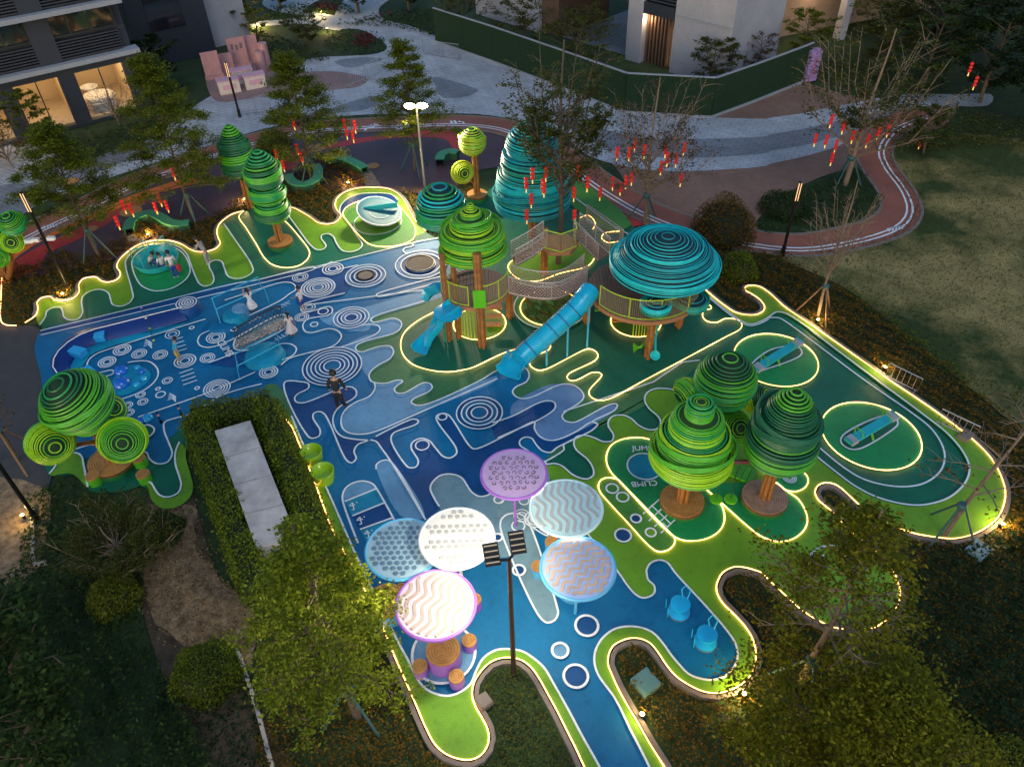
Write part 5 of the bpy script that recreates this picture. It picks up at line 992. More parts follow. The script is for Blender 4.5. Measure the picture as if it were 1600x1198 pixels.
# --- rendered slab inside the hedge
z = 1.0; P = [G(x, y, z) for x, y in ((337, 675), (391, 659), (462, 838), (400, 852))]; b = Vector((P[0].x, P[0].y, 0)); t = empty('ventilation_shaft', b, label='low white rendered shaft with a stained flat top inside the hedge', cat='shaft'); P = [p-b for p in P]
V = [p-Vector((0, 0, z)) for p in P]+[p-Vector((0, 0, .06)) for p in P]; MB().add(V, [(0, 1, 5, 4), (1, 2, 6, 5), (2, 3, 7, 6), (3, 0, 4, 7), (4, 5, 6, 7)]).build('walls', PALEW, t, sm=False)
cc = sum(P, Vector())/4; Q = [cc+(p-cc)*1.03 for p in P]; V = [q-Vector((0, 0, .058)) for q in Q]+Q; MB().add(V, [(3, 2, 1, 0), (0, 1, 5, 4), (1, 2, 6, 5), (2, 3, 7, 6), (3, 0, 4, 7), (4, 5, 6, 7)]).build('stained_lid', mat('stained_render', (.40, .37, .36), rough=.8, var=.25, scale=1.2, col2=(.60, .58, .57), bump=.1), t, sm=False)
SHAFT = [p+b for p in P]
for k in (.25, .5, .75):
    a_, c_ = P[0].lerp(P[3], k), P[1].lerp(P[2], k); MB().tube([a_+Vector((0, 0, .004)), c_+Vector((0, 0, .004))], .008, 4).build('lid_joint', SLOT['dark'], t)
# ================================================================ PEOPLE
SKIN = mat('skin', (.46, .27, .18), rough=.6, var=.05); HAIR = mat('black_hair', (.012, .010, .010), rough=.5)
def cloth(n, c): return mat('cloth_'+n, c, rough=.85, var=.12, scale=9)
CL = dict(white=cloth('white', (.74, .72, .72)), pinkw=cloth('blush', (.72, .60, .58)), black=cloth('black', (.015, .015, .018)), blue=cloth('royal_blue', (.02, .06, .32)), aqua=cloth('aqua', (.03, .36, .55)), mustard=cloth('mustard', (.50, .34, .03)), red=cloth('red', (.35, .03, .03)), grey=cloth('grey', (.36, .33, .36)), orange=cloth('orange', (.55, .22, .05)), navy=cloth('navy', (.02, .03, .1)))
def skin_mesh(name, V, E, R, m, parent, root=0, sub=2):
    me = bpy.data.meshes.new(name); me.from_pydata([tuple(v) for v in V], E, []); o = bpy.data.objects.new(name, me); COL.objects.link(o); o.parent = parent
    sk = o.modifiers.new('skin', 'SKIN'); sk.use_smooth_shade = True; s = o.modifiers.new('sub', 'SUBSURF'); s.levels = sub; s.render_levels = sub
    for i, r in enumerate(R): d = me.skin_vertices[0].data[i]; d.radius = (r, r); d.use_root = (i == root)
    me.materials.append(m); return o
def person(foot, h, face, label, top, low, lowkind='trousers', pose='stand', hair='short', lean=0.0, arms=None, extra=None, seat=0.0, legs=None, sleeve=.75):
    """foot = ground point, face = heading (radians, 0 = away from the camera); local axes: +Y forward, +X right"""
    t = empty('person', foot, face, label, 'person', 'people in the playground'); s = h/1.7
    hip = Vector((0, 0, .88)); kn = [Vector((sx*.10, .03, .48)) for sx in (-1, 1)]; an = [Vector((sx*.10, -.02, .07)) for sx in (-1, 1)]
    if legs: kn, an = [Vector(v) for v in legs[0]], [Vector(v) for v in legs[1]]
    if pose == 'sit': hip = Vector((0, 0, .14)); kn = [Vector((sx*.12, .40, .34)) for sx in (-1, 1)]; an = [Vector((sx*.12, .72, .10)) for sx in (-1, 1)]
    L = Matrix.Rotation(-lean, 3, 'X'); up_ = lambda z, y=0, x=0: hip+L @ Vector((x, y, z))
    chest, neck, head = up_(.36), up_(.60), up_(.76, .02)
    hips = [hip+Vector((sx*.09, 0, -.02)) for sx in (-1, 1)]; sh = [up_(.52, 0, sx*.18) for sx in (-1, 1)]
    A = arms or [((-.26, .02, .26), (-.28, .12, .02)), ((.26, .02, .26), (.28, .12, .02))]
    el = [up_(a[0][2], a[0][1], a[0][0]) for a in A]; ha = [up_(a[1][2], a[1][1], a[1][0]) for a in A]
    V = [hip, up_(.18), chest, up_(.52), neck, up_(.66, .01), head+L @ Vector((0, 0, .06))]; R = [.09, .09, .10, .085, .052, .055, .095]; E = [(0, 1), (1, 2), (2, 3), (3, 4), (4, 5), (5, 6)]
    for k in (0, 1):
        i = len(V); V += [hips[k], kn[k], an[k], an[k]+Vector((0, .15, -.035))]; R += [.07, .048, .038, .035]; E += [(0, i), (i, i+1), (i+1, i+2), (i+2, i+3)]
        j = len(V); hd = (ha[k]-el[k]).normalized(); V += [sh[k], el[k], ha[k], ha[k]+hd*.09]; R += [.045, .036, .032, .036]; E += [(3, j), (j, j+1), (j+1, j+2), (j+2, j+3)]
        for q in range(5):                                  # five short fingers, thumb from the side
            z_ = len(V); sd = hd.cross(Vector((0, 0, 1))); sd = sd.normalized() if sd.length > .1 else Vector((1, 0, 0)); off = sd*((q-1.5)*.017) if q < 4 else sd*.05-hd*.05
            V += [ha[k]+hd*.13+off, ha[k]+hd*(.165 if q < 4 else .12)+off*1.15]; R += [.010, .008]; E += [(j+3, z_), (z_, z_+1)]
    sc_ = lambda P: [v*s+Vector((0, 0, seat)) for v in P]
    skin_mesh('body', sc_(V), E, [r*s for r in R], SKIN, t, 0, 1)
    # shirt, sleeves
    V2 = [hip+Vector((0, 0, .02)), up_(.18), chest, up_(.53)]; R2 = [.135, .13, .148, .122]; E2 = [(0, 1), (1, 2), (2, 3)]
    for k in (0, 1): i = len(V2); V2 += [sh[k], sh[k].lerp(el[k], min(1, sleeve))]; R2 += [.075, .062]; E2 += [(3, i), (i, i+1)]
    if sleeve > 1:
        for k in (0, 1): V2.append(ha[k].lerp(el[k], .08)); R2.append(.05); E2.append((5+2*k, len(V2)-1))
    skin_mesh('top', sc_(V2), E2, [r*s for r in R2], CL[top], t, 0, 1)
    if lowkind == 'skirt':
        mb = MB(); mb.lathe([(.13, .25), (.16, .05), (.25, -.15), (.36, -.42), (.34, -.43), (.2, -.1)], n=22); o = mb.build('skirt', CL[low], t); o.scale = (s, s, s); o.location = hip*s+Vector((0, 0, seat)); o.rotation_euler.x = -lean*.5
    else:
        e = .95 if lowkind == 'trousers' else .0
        V3 = [hip+Vector((0, 0, .06)), hip-Vector((0, 0, .03))]; R3 = [.135, .14]; E3 = [(0, 1)]
        for k in (0, 1):
            i = len(V3); V3 += [hips[k]-Vector((0, 0, .03)), kn[k]]; R3 += [.112, .082]; E3 += [(1, i), (i, i+1)]
            if lowkind == 'trousers': V3.append(kn[k].lerp(an[k], .92)); R3.append(.065); E3.append((i+1, i+2))
        skin_mesh('trousers' if lowkind == 'trousers' else 'shorts', sc_(V3), E3, [r*s for r in R3], CL[low], t, 0, 1)
    for k in (0, 1): o = MB().lathe([(.05, 0), (.058, .03), (.045, .09), (.01, .1)], n=12).build('shoe', CL['white'] if low != 'black' else CL['black'], t); o.scale = (s, s*2.1, s); o.location = (an[k]+Vector((0, .05, -.075)))*s+Vector((0, 0, seat))
    hc = head+L @ Vector((0, -.008, .085)); o = MB().lathe([(.118, -.04), (.122, .02), (.10, .085), (.055, .12), (.01, .128)], n=18).build('hair', HAIR, t); o.scale = (s, s*1.06, s); o.location = hc*s+Vector((0, 0, seat)); o.rotation_euler.x = -lean+.25
    mb = MB(); f = hc+L @ Vector((0, .105, -.03)); mb.lathe([(.004, 0), (.018, .01), (.004, .045)], f-Vector((0, 0, .02)), 6); mb.build('nose', SKIN, t).data.transform(Matrix.Scale(s, 4)); t.children[-1].location.z += seat
    for sx in (-1, 1): q = MB().lathe([(.002, -.012), (.013, 0), (.002, .012)], (hc+L @ Vector((sx*.042, .098, .01)))*s+Vector((0, 0, seat)), 8).build('eye', HAIR, t)
    if hair == 'long':
        P = [hc+L @ Vector((0, -.09, .03)), hc+L @ Vector((0, -.13, -.12)), hc+L @ Vector((0, -.14, -.34))]; MB().tube([p*s+Vector((0, 0, seat)) for p in P], [.07*s, .05*s, .02*s], 8).build('ponytail', HAIR, t)
    if extra: extra(t, s)
    return t
def pack(t, s): o = MB().lathe([(.10, 0), (.15, .1), (.15, .34), (.08, .42)], n=12).build('backpack', CL['red'], t); o.scale = (s, s*.7, s); o.location = (0.30*s, -.1*s, .45*s)
UPA = [((-.30, .05, .50), (-.20, .12, .78)), ((.30, .05, .50), (.20, .12, .78))]; FWD = [((-.24, .18, .36), (-.16, .42, .42)), ((.24, .18, .36), (.16, .42, .42))]; OUT_ = [((-.40, .02, .44), (-.58, .06, .50)), ((.34, .05, .34), (.46, .12, .30))]
person(axis_pt(533, 640), 1.72, rad(0), 'adult all in black walking beside the large rings', 'black', 'black', legs=(((-.10, .08, .48), (.10, -.02, .48)), ((-.11, .02, .07), (.16, .12, .07))), sleeve=2)
person(axis_pt(327, 413), 1.35, rad(75), 'person in pale grey leaning forward beside the light strip', 'grey', 'grey', lean=.45, arms=FWD, sleeve=2)
person(axis_pt(396, 488), 1.1, rad(40), 'girl in a white dress with raised hands by the mounds', 'white', 'white', 'skirt', arms=UPA, hair='long')
person(axis_pt(475, 487), 1.2, rad(70), 'child in white top and blue shorts reaching out beside the rings', 'white', 'blue', 'shorts', arms=OUT_)
person(axis_pt(458, 526), 1.12, rad(10), 'girl in a blush dress with long ponytail at the end of the net', 'pinkw', 'pinkw', 'skirt', hair='long')
person(axis_pt(281, 567), 1.15, rad(-60), 'child in aqua top and mustard shorts on the painted rings', 'aqua', 'mustard', 'shorts', lean=.25)
person(axis_pt(276, 434), 1.3, rad(25), 'child in white shirt and blue trousers with a red bag by the merry-go-round', 'white', 'blue', extra=pack)
c = axis_pt(248, 415)
person(c+Vector((-.3, -.1, .14)), 1.2, rad(-100), 'child in navy bending over inside the merry-go-round dish', 'white', 'navy', pose='sit', lean=.5)
person(c+Vector((.35, -.35, .14)), 1.2, rad(60), 'child in white shirt and blue trousers sitting on the dish rim', 'white', 'blue', pose='sit')
# ================================================================ VEGETATION
def leafm(n, c, c2, rough=.55):
    m = mat('leaf_'+n, c, rough=rough, var=.35, island=True, col2=c2, spec=.12); t = m.node_tree; b = t.nodes['Principled BSDF']; src = b.inputs['Base Color'].links[0].from_socket
    tr = t.nodes.new('ShaderNodeBsdfTranslucent'); mx = t.nodes.new('ShaderNodeMixShader'); mx.inputs[0].default_value = .35; out = t.nodes['Material Output']
    t.links.new(src, tr.inputs['Color']); t.links.new(b.outputs[0], mx.inputs[1]); t.links.new(tr.outputs[0], mx.inputs[2]); t.links.new(mx.outputs[0], out.inputs['Surface']); return m
LM = dict(lit=leafm('lit', (.11, .17, .010), (.28, .33, .025)), green=leafm('green', (.065, .105, .008), (.15, .19, .016)), gold_glow=leafm('golden_glow', (.10, .115, .006), (.23, .23, .012)), feath=leafm('feathery', (.085, .125, .010), (.20, .24, .022)), dark=leafm('dark', (.020, .048, .012), (.055, .10, .024)), olive=leafm('olive', (.045, .062, .010), (.10, .115, .020)), yel=leafm('yellow', (.09, .13, .010), (.20, .23, .025)), rust=leafm('rust', (.045, .065, .007), (.22, .115, .015)), tan=leafm('tan', (.17, .11, .055), (.40, .28, .15)),  # lit holds floodlight and rust holds orange strip glow in the leaf colour
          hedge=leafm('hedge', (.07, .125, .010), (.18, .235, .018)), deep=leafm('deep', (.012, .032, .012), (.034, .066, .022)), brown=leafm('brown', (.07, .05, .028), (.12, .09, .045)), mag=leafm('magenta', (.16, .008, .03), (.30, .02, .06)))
BARK = mat('bark', (.10, .075, .055), rough=.9, var=.3, scale=8, bump=.4); BARKL = mat('bark_pale', (.20, .15, .11), rough=.9, var=.3, scale=8, bump=.3); STK = mat('stake_green', (.03, .10, .11), rough=.6); STKW = mat('stake_wood', (.20, .12, .07), rough=.8)
def leaves(name, C, size, m, parent=None, flat=.35, loc=None):
    """C (N,3): one rhombic leaf of its own facing at every point"""
    C = np.asarray(C, dtype=np.float32); N = len(C); a = RNG.uniform(0, 2*np.pi, N); tz = RNG.normal(0, flat, N); L = np.stack([np.cos(a), np.sin(a), tz], 1); L /= np.linalg.norm(L, axis=1)[:, None]
    r = RNG.normal(0, 1, (N, 3)); r[:, 2] += 0; S = np.cross(L, np.stack([RNG.normal(0, .45, N), RNG.normal(0, .45, N), np.ones(N)], 1)); S /= np.linalg.norm(S, axis=1)[:, None]+1e-9
    sz = size*RNG.uniform(.65, 1.3, N)[:, None]; V = np.empty((N, 4, 3), np.float32); V[:, 0] = C-L*sz*.5; V[:, 1] = C+S*sz*.27; V[:, 2] = C+L*sz*.5; V[:, 3] = C-S*sz*.27
    me = bpy.data.meshes.new(name); me.vertices.add(N*4); me.vertices.foreach_set('co', V.ravel()); me.loops.add(N*4); me.loops.foreach_set('vertex_index', np.arange(N*4, dtype=np.int32)); me.polygons.add(N); me.polygons.foreach_set('loop_start', np.arange(0, N*4, 4, dtype=np.int32)); me.update(calc_edges=True); me.materials.append(m)
    o = bpy.data.objects.new(name, me); COL.objects.link(o); o.parent = parent
    if loc is not None: o.location = loc
    return o
def tree(bx, by, topy, rpx, label, style='tier', leafk='green', n=7000, size=.13, z0=.25, stakes=None, lean=(0, 0), bark=None, seed=1, limbs=26, trunk_r=.07, top_shift=None, nm='tree', spread=.16, z=None, grp='trees round the playground'):
    rr = random.Random(seed); b = axis_pt(bx, by); h = z if z else ZAT(b, topy); r = rpx*MPP((b.x, b.y, h*.6)); t = empty(nm, b, label=label, cat='tree', group=grp); bark = bark or BARK
    tx = lambda q: Vector((lean[0]*q+.06*math.sin(q*7+seed), lean[1]*q+.05*math.cos(q*6+seed), h*.95*q))
    MB().tube([tx(k/8) for k in range(9)], [trunk_r*(1-.8*k/8) for k in range(9)], 9).build('trunk', bark, t)
    mb = MB(); tips = []
    for i in range(limbs):
        q = (i+.5)/limbs; a = i*2.4+rr.uniform(-.5, .5)
        if style == 'vase': zs = h*(z0+.5*q*rr.uniform(.5, 1)); p0 = tx(zs/h); L = r*rr.uniform(.5, 1.08)*(1-.35*q); hi = (h-zs)*rr.uniform(.3, .9); e = p0+Vector((math.cos(a)*L, math.sin(a)*L, hi)); mids = [p0.lerp(e, .5)+Vector((math.cos(a+.5)*L*.16, math.sin(a+.5)*L*.16, -hi*.13))]
        else:
            zs = (z0+(.97-z0)*q)*h; p0 = tx(zs/h); pf = (1-q**1.5)*.9+.12 if style == 'tier' else math.sqrt(max(.05, 1-(2*q-1)**2)); L = r*pf*rr.uniform(.7, 1.1); sl = .16 if style == 'tier' else .45
            e = p0+Vector((math.cos(a)*L, math.sin(a)*L, L*sl)); mids = [p0.lerp(e, .5)+Vector((0, 0, L*.06))]
        br = trunk_r*.42*(1-.5*q); mb.tube([p0]+mids+[e], [br, br*.6, br*.2], 5, caps=False)
        nt_ = 11 if style == 'vase' else 6
        for j in range(nt_):
            f = .25+.75*(j+rr.random())/nt_; p = p0.lerp(mids[0], f*2) if f < .5 else mids[0].lerp(e, f*2-1); aa = a+rr.choice((-1, 1))*rr.uniform(.4, 1.2); l2 = L*.38*(1.15-f*.5)*rr.uniform(.6, 1.2); e2 = p+Vector((math.cos(aa)*l2, math.sin(aa)*l2, l2*(rr.uniform(-.05, .35) if style != 'vase' else rr.uniform(.1, .9))))
            mb.tube([p, p.lerp(e2, .55)+Vector((0, 0, l2*.06)), e2], [br*.4, br*.25, br*.1], 4, caps=False); tips.append((p, e2))
    mb.build('branches', bark, t)
    if n:
        P = np.array([[*a, *c] for a, c in tips], dtype=np.float32); pw = RNG.lognormal(0, .8, len(P)); w = RNG.choice(len(P), n, p=pw/pw.sum()); u = RNG.uniform(.3, 1.12, n)[:, None]; C = P[w, :3]*(1-u)+P[w, 3:]*u+RNG.normal(0, 1, (n, 3))*np.array([spread, spread, spread*.45])*r*.40
        leaves('crown', C, size, LM[leafk], t)
    if stakes:
        for k in range(3 if stakes != 'wood' else 3):
            a = k*2.1+seed; MB().tube([(math.cos(a)*.85, math.sin(a)*.85, 0), (math.cos(a)*.06, math.sin(a)*.06, 1.55)], .035, 6).build('support_stake', STKW if stakes == 'wood' else STK, t)
        MB().lathe([(trunk_r+.03, 1.38), (trunk_r+.08, 1.5), (trunk_r+.03, 1.6)], n=10).build('stake_collar', STK, t)
    return t
tree(156, 405, 178, 82, 'feathery staked tree over the orange and plum rubber ground', 'tier', 'feath', 31200, .10, .3, True, seed=2, limbs=46)
tree(306, 348, 62, 88, 'tall feathery staked tree above the S-curved bench', 'tier', 'feath', 41600, .10, .22, True, seed=3, limbs=56)
tree(490, 290, 66, 80, 'feathery staked tree with red lanterns between the curved benches', 'tier', 'feath', 35100, .10, .22, True, seed=4, limbs=52)
tree(650, 268, 46, 68, 'feathery pointed tree behind the glowing lamp post', 'tier', 'feath', 26000, .10, .25, True, seed=5, limbs=52)
tree(873, 415, 40, 100, 'thinly leaved lantern tree growing through the rope bridges', 'vase', 'olive', 8000, .14, .34, None, seed=6, limbs=30, trunk_r=.13, spread=.12)
tree(1006, 350, 108, 105, 'nearly bare lantern tree with brown twigs behind the turquoise dome', 'vase', 'brown', 4200, .11, .22, True, seed=7, limbs=34, trunk_r=.1, bark=BARKL, spread=.1)
tree(1318, 290, 30, 120, 'forked lantern tree in the planted island', 'vase', 'olive', 6500, .15, .16, True, seed=8, limbs=22, trunk_r=.14, lean=(.3, 0), bark=BARKL, spread=.12)
tree(1276, 495, 268, 66, 'bare staked tree beside the dry lawn', 'vase', 'brown', 0, .1, .32, 'wood', seed=9, limbs=26, trunk_r=.07, bark=BARKL)
tree(1474, 840, 560, 110, 'bare leaning tree at the end of the running loop', 'tier', 'rust', 260, .12, .25, True, seed=10, limbs=20, trunk_r=.07, lean=(1.1, .35), bark=BARKL)
tree(1248, 1078, 775, 150, 'large airy green tree over the shaded lime lobe', 'tier', 'gold_glow', 8500, .10, .35, True, seed=11, limbs=40, trunk_r=.10, spread=.18, bark=BARKL)  # crown's yellow puts warm light of strips and spots into leaf colour
tree(1330, 1240, 1000, 200, 'olive tree crown below the spinning seats and dark bed', 'tier', 'gold_glow', 20000, .10, .25, True, seed=12, limbs=36, trunk_r=.10, z=4.6, spread=.2)
tree(1215, 1190, 1100, 120, 'small olive tree beside the lower right bed', 'round', 'gold_glow', 6000, .10, .3, None, seed=13, limbs=24, trunk_r=.08, z=3.0, spread=.2)
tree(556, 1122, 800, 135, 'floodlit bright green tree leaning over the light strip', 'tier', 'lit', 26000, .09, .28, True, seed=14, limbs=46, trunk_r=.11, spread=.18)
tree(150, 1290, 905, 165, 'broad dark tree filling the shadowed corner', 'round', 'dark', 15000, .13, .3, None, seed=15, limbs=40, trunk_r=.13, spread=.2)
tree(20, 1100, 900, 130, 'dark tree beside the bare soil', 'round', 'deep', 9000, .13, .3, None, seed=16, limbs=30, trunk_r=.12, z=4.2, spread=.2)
tree(195, 880, 740, 92, 'twiggy shrub tree below the large ball tree', 'vase', 'olive', 12000, .075, .1, None, seed=17, limbs=36, trunk_r=.07, bark=BARKL, spread=.16, z=1.9)
tree(30, 722, 560, 55, 'bare staked sapling on the asphalt edge', 'vase', 'brown', 250, .1, .3, 'wood', seed=18, limbs=14, trunk_r=.06)
tree(62, 235, 140, 36, 'leafy shrub tree in front of the lit rooms', 'round', 'green', 3200, .16, .2, None, seed=19, limbs=20)
tree(185, 195, 120, 34, 'bare twiggy shrub before the lit sofa room', 'vase', 'brown', 200, .1, .1, None, seed=20, limbs=26, trunk_r=.05, bark=BARKL)
tree(20, 262, 175, 45, 'reddish twiggy shrub below the lit rooms', 'vase', 'rust', 900, .14, .1, None, seed=21, limbs=30, trunk_r=.05, bark=BARKL)
tree(380, 55, -10, 32, 'small evergreen tree against the pale wall', 'round', 'olive', 2600, .18, .2, None, seed=22, limbs=18)
tree(404, 62, 12, 22, 'warmly uplit shrub tree beside the pale wall', 'round', 'yel', 1800, .16, .1, None, seed=23, limbs=16)
tree(480, 72, 30, 40, 'olive tree by the pale path bend', 'round', 'olive', 2200, .18, .2, None, seed=24, limbs=18)
tree(720, 62, -40, 46, 'staked tree behind the flower strip', 'vase', 'olive', 1500, .18, .25, True, seed=25, limbs=20)
tree(905, 128, 22, 62, 'olive tree in front of the garage opening', 'round', 'olive', 4200, .17, .3, None, seed=26, limbs=24)
tree(820, 95, 5, 48, 'olive tree behind the hoarding corner', 'round', 'olive', 2800, .17, .3, None, seed=27, limbs=20)
tree(1108, 142, 62, 44, 'rounded bush tree against the pale wall behind the hoarding', 'round', 'olive', 3600, .16, .1, None, seed=28, limbs=24)
tree(1180, 122, 50, 36, 'twiggy bush beside the pale corner block', 'round', 'brown', 1400, .14, .1, None, seed=29, limbs=20)
tree(1250, 98, 14, 36, 'dense green bush by the entrance light', 'round', 'green', 4200, .16, .1, None, seed=30, limbs=20)
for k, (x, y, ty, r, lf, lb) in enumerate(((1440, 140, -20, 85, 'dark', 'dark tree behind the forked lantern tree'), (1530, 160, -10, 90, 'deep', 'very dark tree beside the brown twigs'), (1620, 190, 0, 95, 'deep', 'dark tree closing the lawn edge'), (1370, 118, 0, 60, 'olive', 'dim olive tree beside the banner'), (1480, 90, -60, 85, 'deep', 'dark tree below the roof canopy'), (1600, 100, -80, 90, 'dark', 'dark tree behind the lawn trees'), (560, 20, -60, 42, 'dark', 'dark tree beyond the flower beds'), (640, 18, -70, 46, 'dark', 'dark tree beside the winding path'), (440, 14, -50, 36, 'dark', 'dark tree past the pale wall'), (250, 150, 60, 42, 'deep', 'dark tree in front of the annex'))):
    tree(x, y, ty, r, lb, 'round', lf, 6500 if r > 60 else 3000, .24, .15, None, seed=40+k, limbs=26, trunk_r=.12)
tree(1440, 240, 165, 40, 'lantern hung bush by the lawn corner', 'round', 'olive', 2600, .14, .1, None, seed=52, limbs=20)
# --- round bushes
def bush(bx, by, rpx, hpx, label, leafk, n, size, squash=1.0, seed=1):
    b = axis_pt(bx, by); R = rpx*MPP(b); H = hpx*MPP(b)/max(.3, math.cos(math.asin(min(.95, CH/(Vector((b.x, b.y, -CH)).length))))) ; t = empty('bush', b, label=label, cat='bush', group='clipped and loose bushes')
    d = RNG.normal(0, 1, (n, 3)); d /= np.linalg.norm(d, axis=1)[:, None]; d[:, 2] = np.abs(d[:, 2]); rad_ = RNG.uniform(.62, 1.04, n)[:, None]**.6; lump = 1+.10*np.sin(d[:, :1]*5+seed)*np.cos(d[:, 1:2]*4)
    C = d*rad_*lump*np.array([R, R*squash, H]); C[:, 2] += .05; leaves('foliage', C, size, LM[leafk], t, .6)
    MB().lathe([(R*.7, .02), (R*.75, H*.3), (R*.6, H*.65), (.02, H*.82)], n=16).build('inner_shade', mat('shade_core', (.012, .018, .008), rough=.95), t)  # solid dark core puts the bush's inner shade into colour
    MB().cyl((0, 0, 0), (0, 0, H*.4), .04).build('stem', BARK, t)
bush(1153, 432, 30, 34, 'round clipped bright bush beside the turquoise dome', 'hedge', 3800, .085, seed=1); bush(1128, 372, 50, 60, 'loose grey green bush behind the round clipped bush', 'rust', 5200, .10, seed=2)
bush(326, 1062, 55, 40, 'round dark clipped bush on the leaf litter', 'green', 6500, .07, .95, seed=3); bush(183, 940, 42, 28, 'yellow green bush beside the leaf litter', 'yel', 4200, .075, seed=4); bush(1578, 1215, 55, 40, 'yellow green bush past the dark bed', 'yel', 4200, .07, seed=5)
bush(255, 835, 36, 24, 'dark low bush at the head of the leaf litter', 'dark', 3200, .08, seed=6); bush(1225, 330, 40, 26, 'dark shrub in the planted island', 'dark', 3200, .1, seed=7); bush(430, 235, 28, 30, 'warmly glowing shrub beside the red lanterns', 'yel', 1500, .12, seed=8); bush(365, 62, 14, 14, 'dark clipped bush behind the stall', 'green', 1200, .14, seed=9)
# --- clipped hedge round the shaft
def hedge_seg(a, c, w, h, dens): 
    d = c-a; L = d.length; u = d.normalized(); nrm = Vector((-u.y, u.x, 0)); n = int(dens*L*(2*h+w)); k = RNG.uniform(0, 1, n); f = RNG.uniform(0, 2*h+w, n); s = RNG.uniform(0, L, n); jit = RNG.normal(0, .09, n)
    off = np.where(f < h, -w/2+jit, np.where(f > h+w, w/2+jit, f-h-w/2)); zz = np.where(f < h, f, np.where(f > h+w, 2*h+w-f, h+jit))+.09*np.sin(s*3.1)+.06*np.sin(s*7.7+f*3); return np.stack([a.x+u.x*s+nrm.x*off, a.y+u.y*s+nrm.y*off, zz], 1)
sg = lambda x, y: Vector((G(x, y, 0).x, G(x, y, 0).y, 0))
HS = [(G(300, 640, 1.1), G(395, 905, 1.1), .75), (G(293, 640, 1.1), G(418, 617, 1.1), .8), (G(412, 622, 1.1), G(515, 885, 1.1), .72)]
t = empty('clipped_hedge', Vector((HS[0][0].x, HS[0][0].y, 0)), label='U-shaped glossy clipped hedge round the white shaft', cat='hedge'); hb = t.location.copy()
C = np.concatenate([hedge_seg(Vector((a.x, a.y, 0)), Vector((c.x, c.y, 0)), w, 1.0, 620) for a, c, w in HS]); leaves('foliage', C-np.array(hb), .085, LM['hedge'], t, .7)
for a, c, w in HS:
    d = c-a; m_ = (a+c)/2-hb; MB().box((m_.x, m_.y, .44), (d.length, w-.2, .86), math.atan2(d.y, d.x)).build('hedge_core', mat('shade_core', (.012, .018, .008)), t, sm=False)  # dark filler boxes stand in for the shade inside the hedge
# --- ground cover beds
def inside(P, x, y):
    r = np.zeros(len(x), bool); n = len(P)
    for i in range(n):
        x0, y0 = P[i-1]; x1, y1 = P[i]; c = (y0 > y) != (y1 > y); r ^= c & (x < (x1-x0)*(y-y0)/((y1-y0) if y1 != y0 else 1e-9)+x0)
    return r
FP0 = smooth(W2(OUT), True, .4); FLOORP = []
for i, q in enumerate(FP0):
    d = FP0[(i+1) % len(FP0)]-FP0[i-1]; FLOORP.append((q.x-d.y/max(.01, d.length)*.24, q.y+d.x/max(.01, d.length)*.24))
NEAR = np.array([tuple(q) for q in FP0])
def bed(s, leafk, dens, size, h, label, avoid=True, nm='ground_cover'):
    P = [tuple(p) for p in (W2(T(s)) if isinstance(s, str) else W2(s))]; xs = [p[0] for p in P]; ys = [p[1] for p in P]; A = (max(xs)-min(xs))*(max(ys)-min(ys)); n = int(A*dens); x = RNG.uniform(min(xs), max(xs), n); y = RNG.uniform(min(ys), max(ys), n); k = inside(P, x, y)
    if avoid: k &= ~inside(FLOORP, x, y) & ~inside([tuple(q) for q in NEAR], x, y)
    x, y = x[k], y[k]; z = .06+h*1.5*np.abs(.4+.35*np.sin(x*4.3+1.3*np.sin(y*1.7))*np.cos(y*4.9+x*.8)+.25*np.sin(x*9.7+y*7.1))*RNG.uniform(.3, 1, len(x)); o = leaves(nm, np.stack([x, y, z], 1), size, LM[leafk]); tag(o, label, 'ground cover', kind='stuff'); return len(x)
cnt = 0
cnt += bed(T("c0 20,530 60,460 260,470 300,400 420,370 500,420 620,400 700,330 800,300 830,240 860,160 1000,170 1180,200 1300,180 1500,60 1560,90")+LEDA[::-1]+T("c0 165,830 110,848 20,800"), 'rust', 300, .11, .32, 'low dark shrubs filling the bed behind the merry-go-round')
cnt += bed(T("p 385,330 375,300 440,285 500,245 560,262 575,295 640,300 700,300 745,268 740,300 690,372")+LEDB[::-1], 'rust', 260, .12, .3, 'low dark shrubs filling the bed behind the disc spinner')
cnt += bed("p 1098,440 1120,400 1215,398 1320,455 1400,515 1510,605 1640,705 1680,900 1600,880 1420,700", 'rust', 420, .10, .3, 'low brown green shrubs between the light strip and the lawn'); cnt += bed("p 1320,440 1400,503 1510,592 1560,640 1510,615 1400,528 1320,462", 'green', 200, .10, .3, 'strip of green ground cover at the lawn edge', False)
cnt += bed("p 1270,765 1450,840 1560,810 1700,760 1700,1300 930,1300 930,1000 1100,880 1200,880", 'rust', 330, .085, .26, 'low green shrubs tinted with strip glow filling the shaded bed by the spinning seats'); cnt += bed("p 1450,860 1700,820 1700,1300 1330,1300 1400,1000", 'deep', 170, .13, .45, 'dark loose ground cover beneath the trees')
cnt += bed("p 735,1020 830,1010 870,1090 960,1300 700,1300 745,1200", 'olive', 420, .07, .24, 'clipped dark green ground cover under the floodlight post'); cnt += bed("p 515,870 600,960 720,1198 760,1300 400,1300 405,1050 430,930", 'rust', 420, .08, .26, 'low shrubs coloured with warm strip glow beside the lime band'); cnt += bed("p 430,660 520,860 560,900 540,910 480,800 420,690", 'rust', 350, .07, .3, 'brown shrubs between the hedge and the light strip')
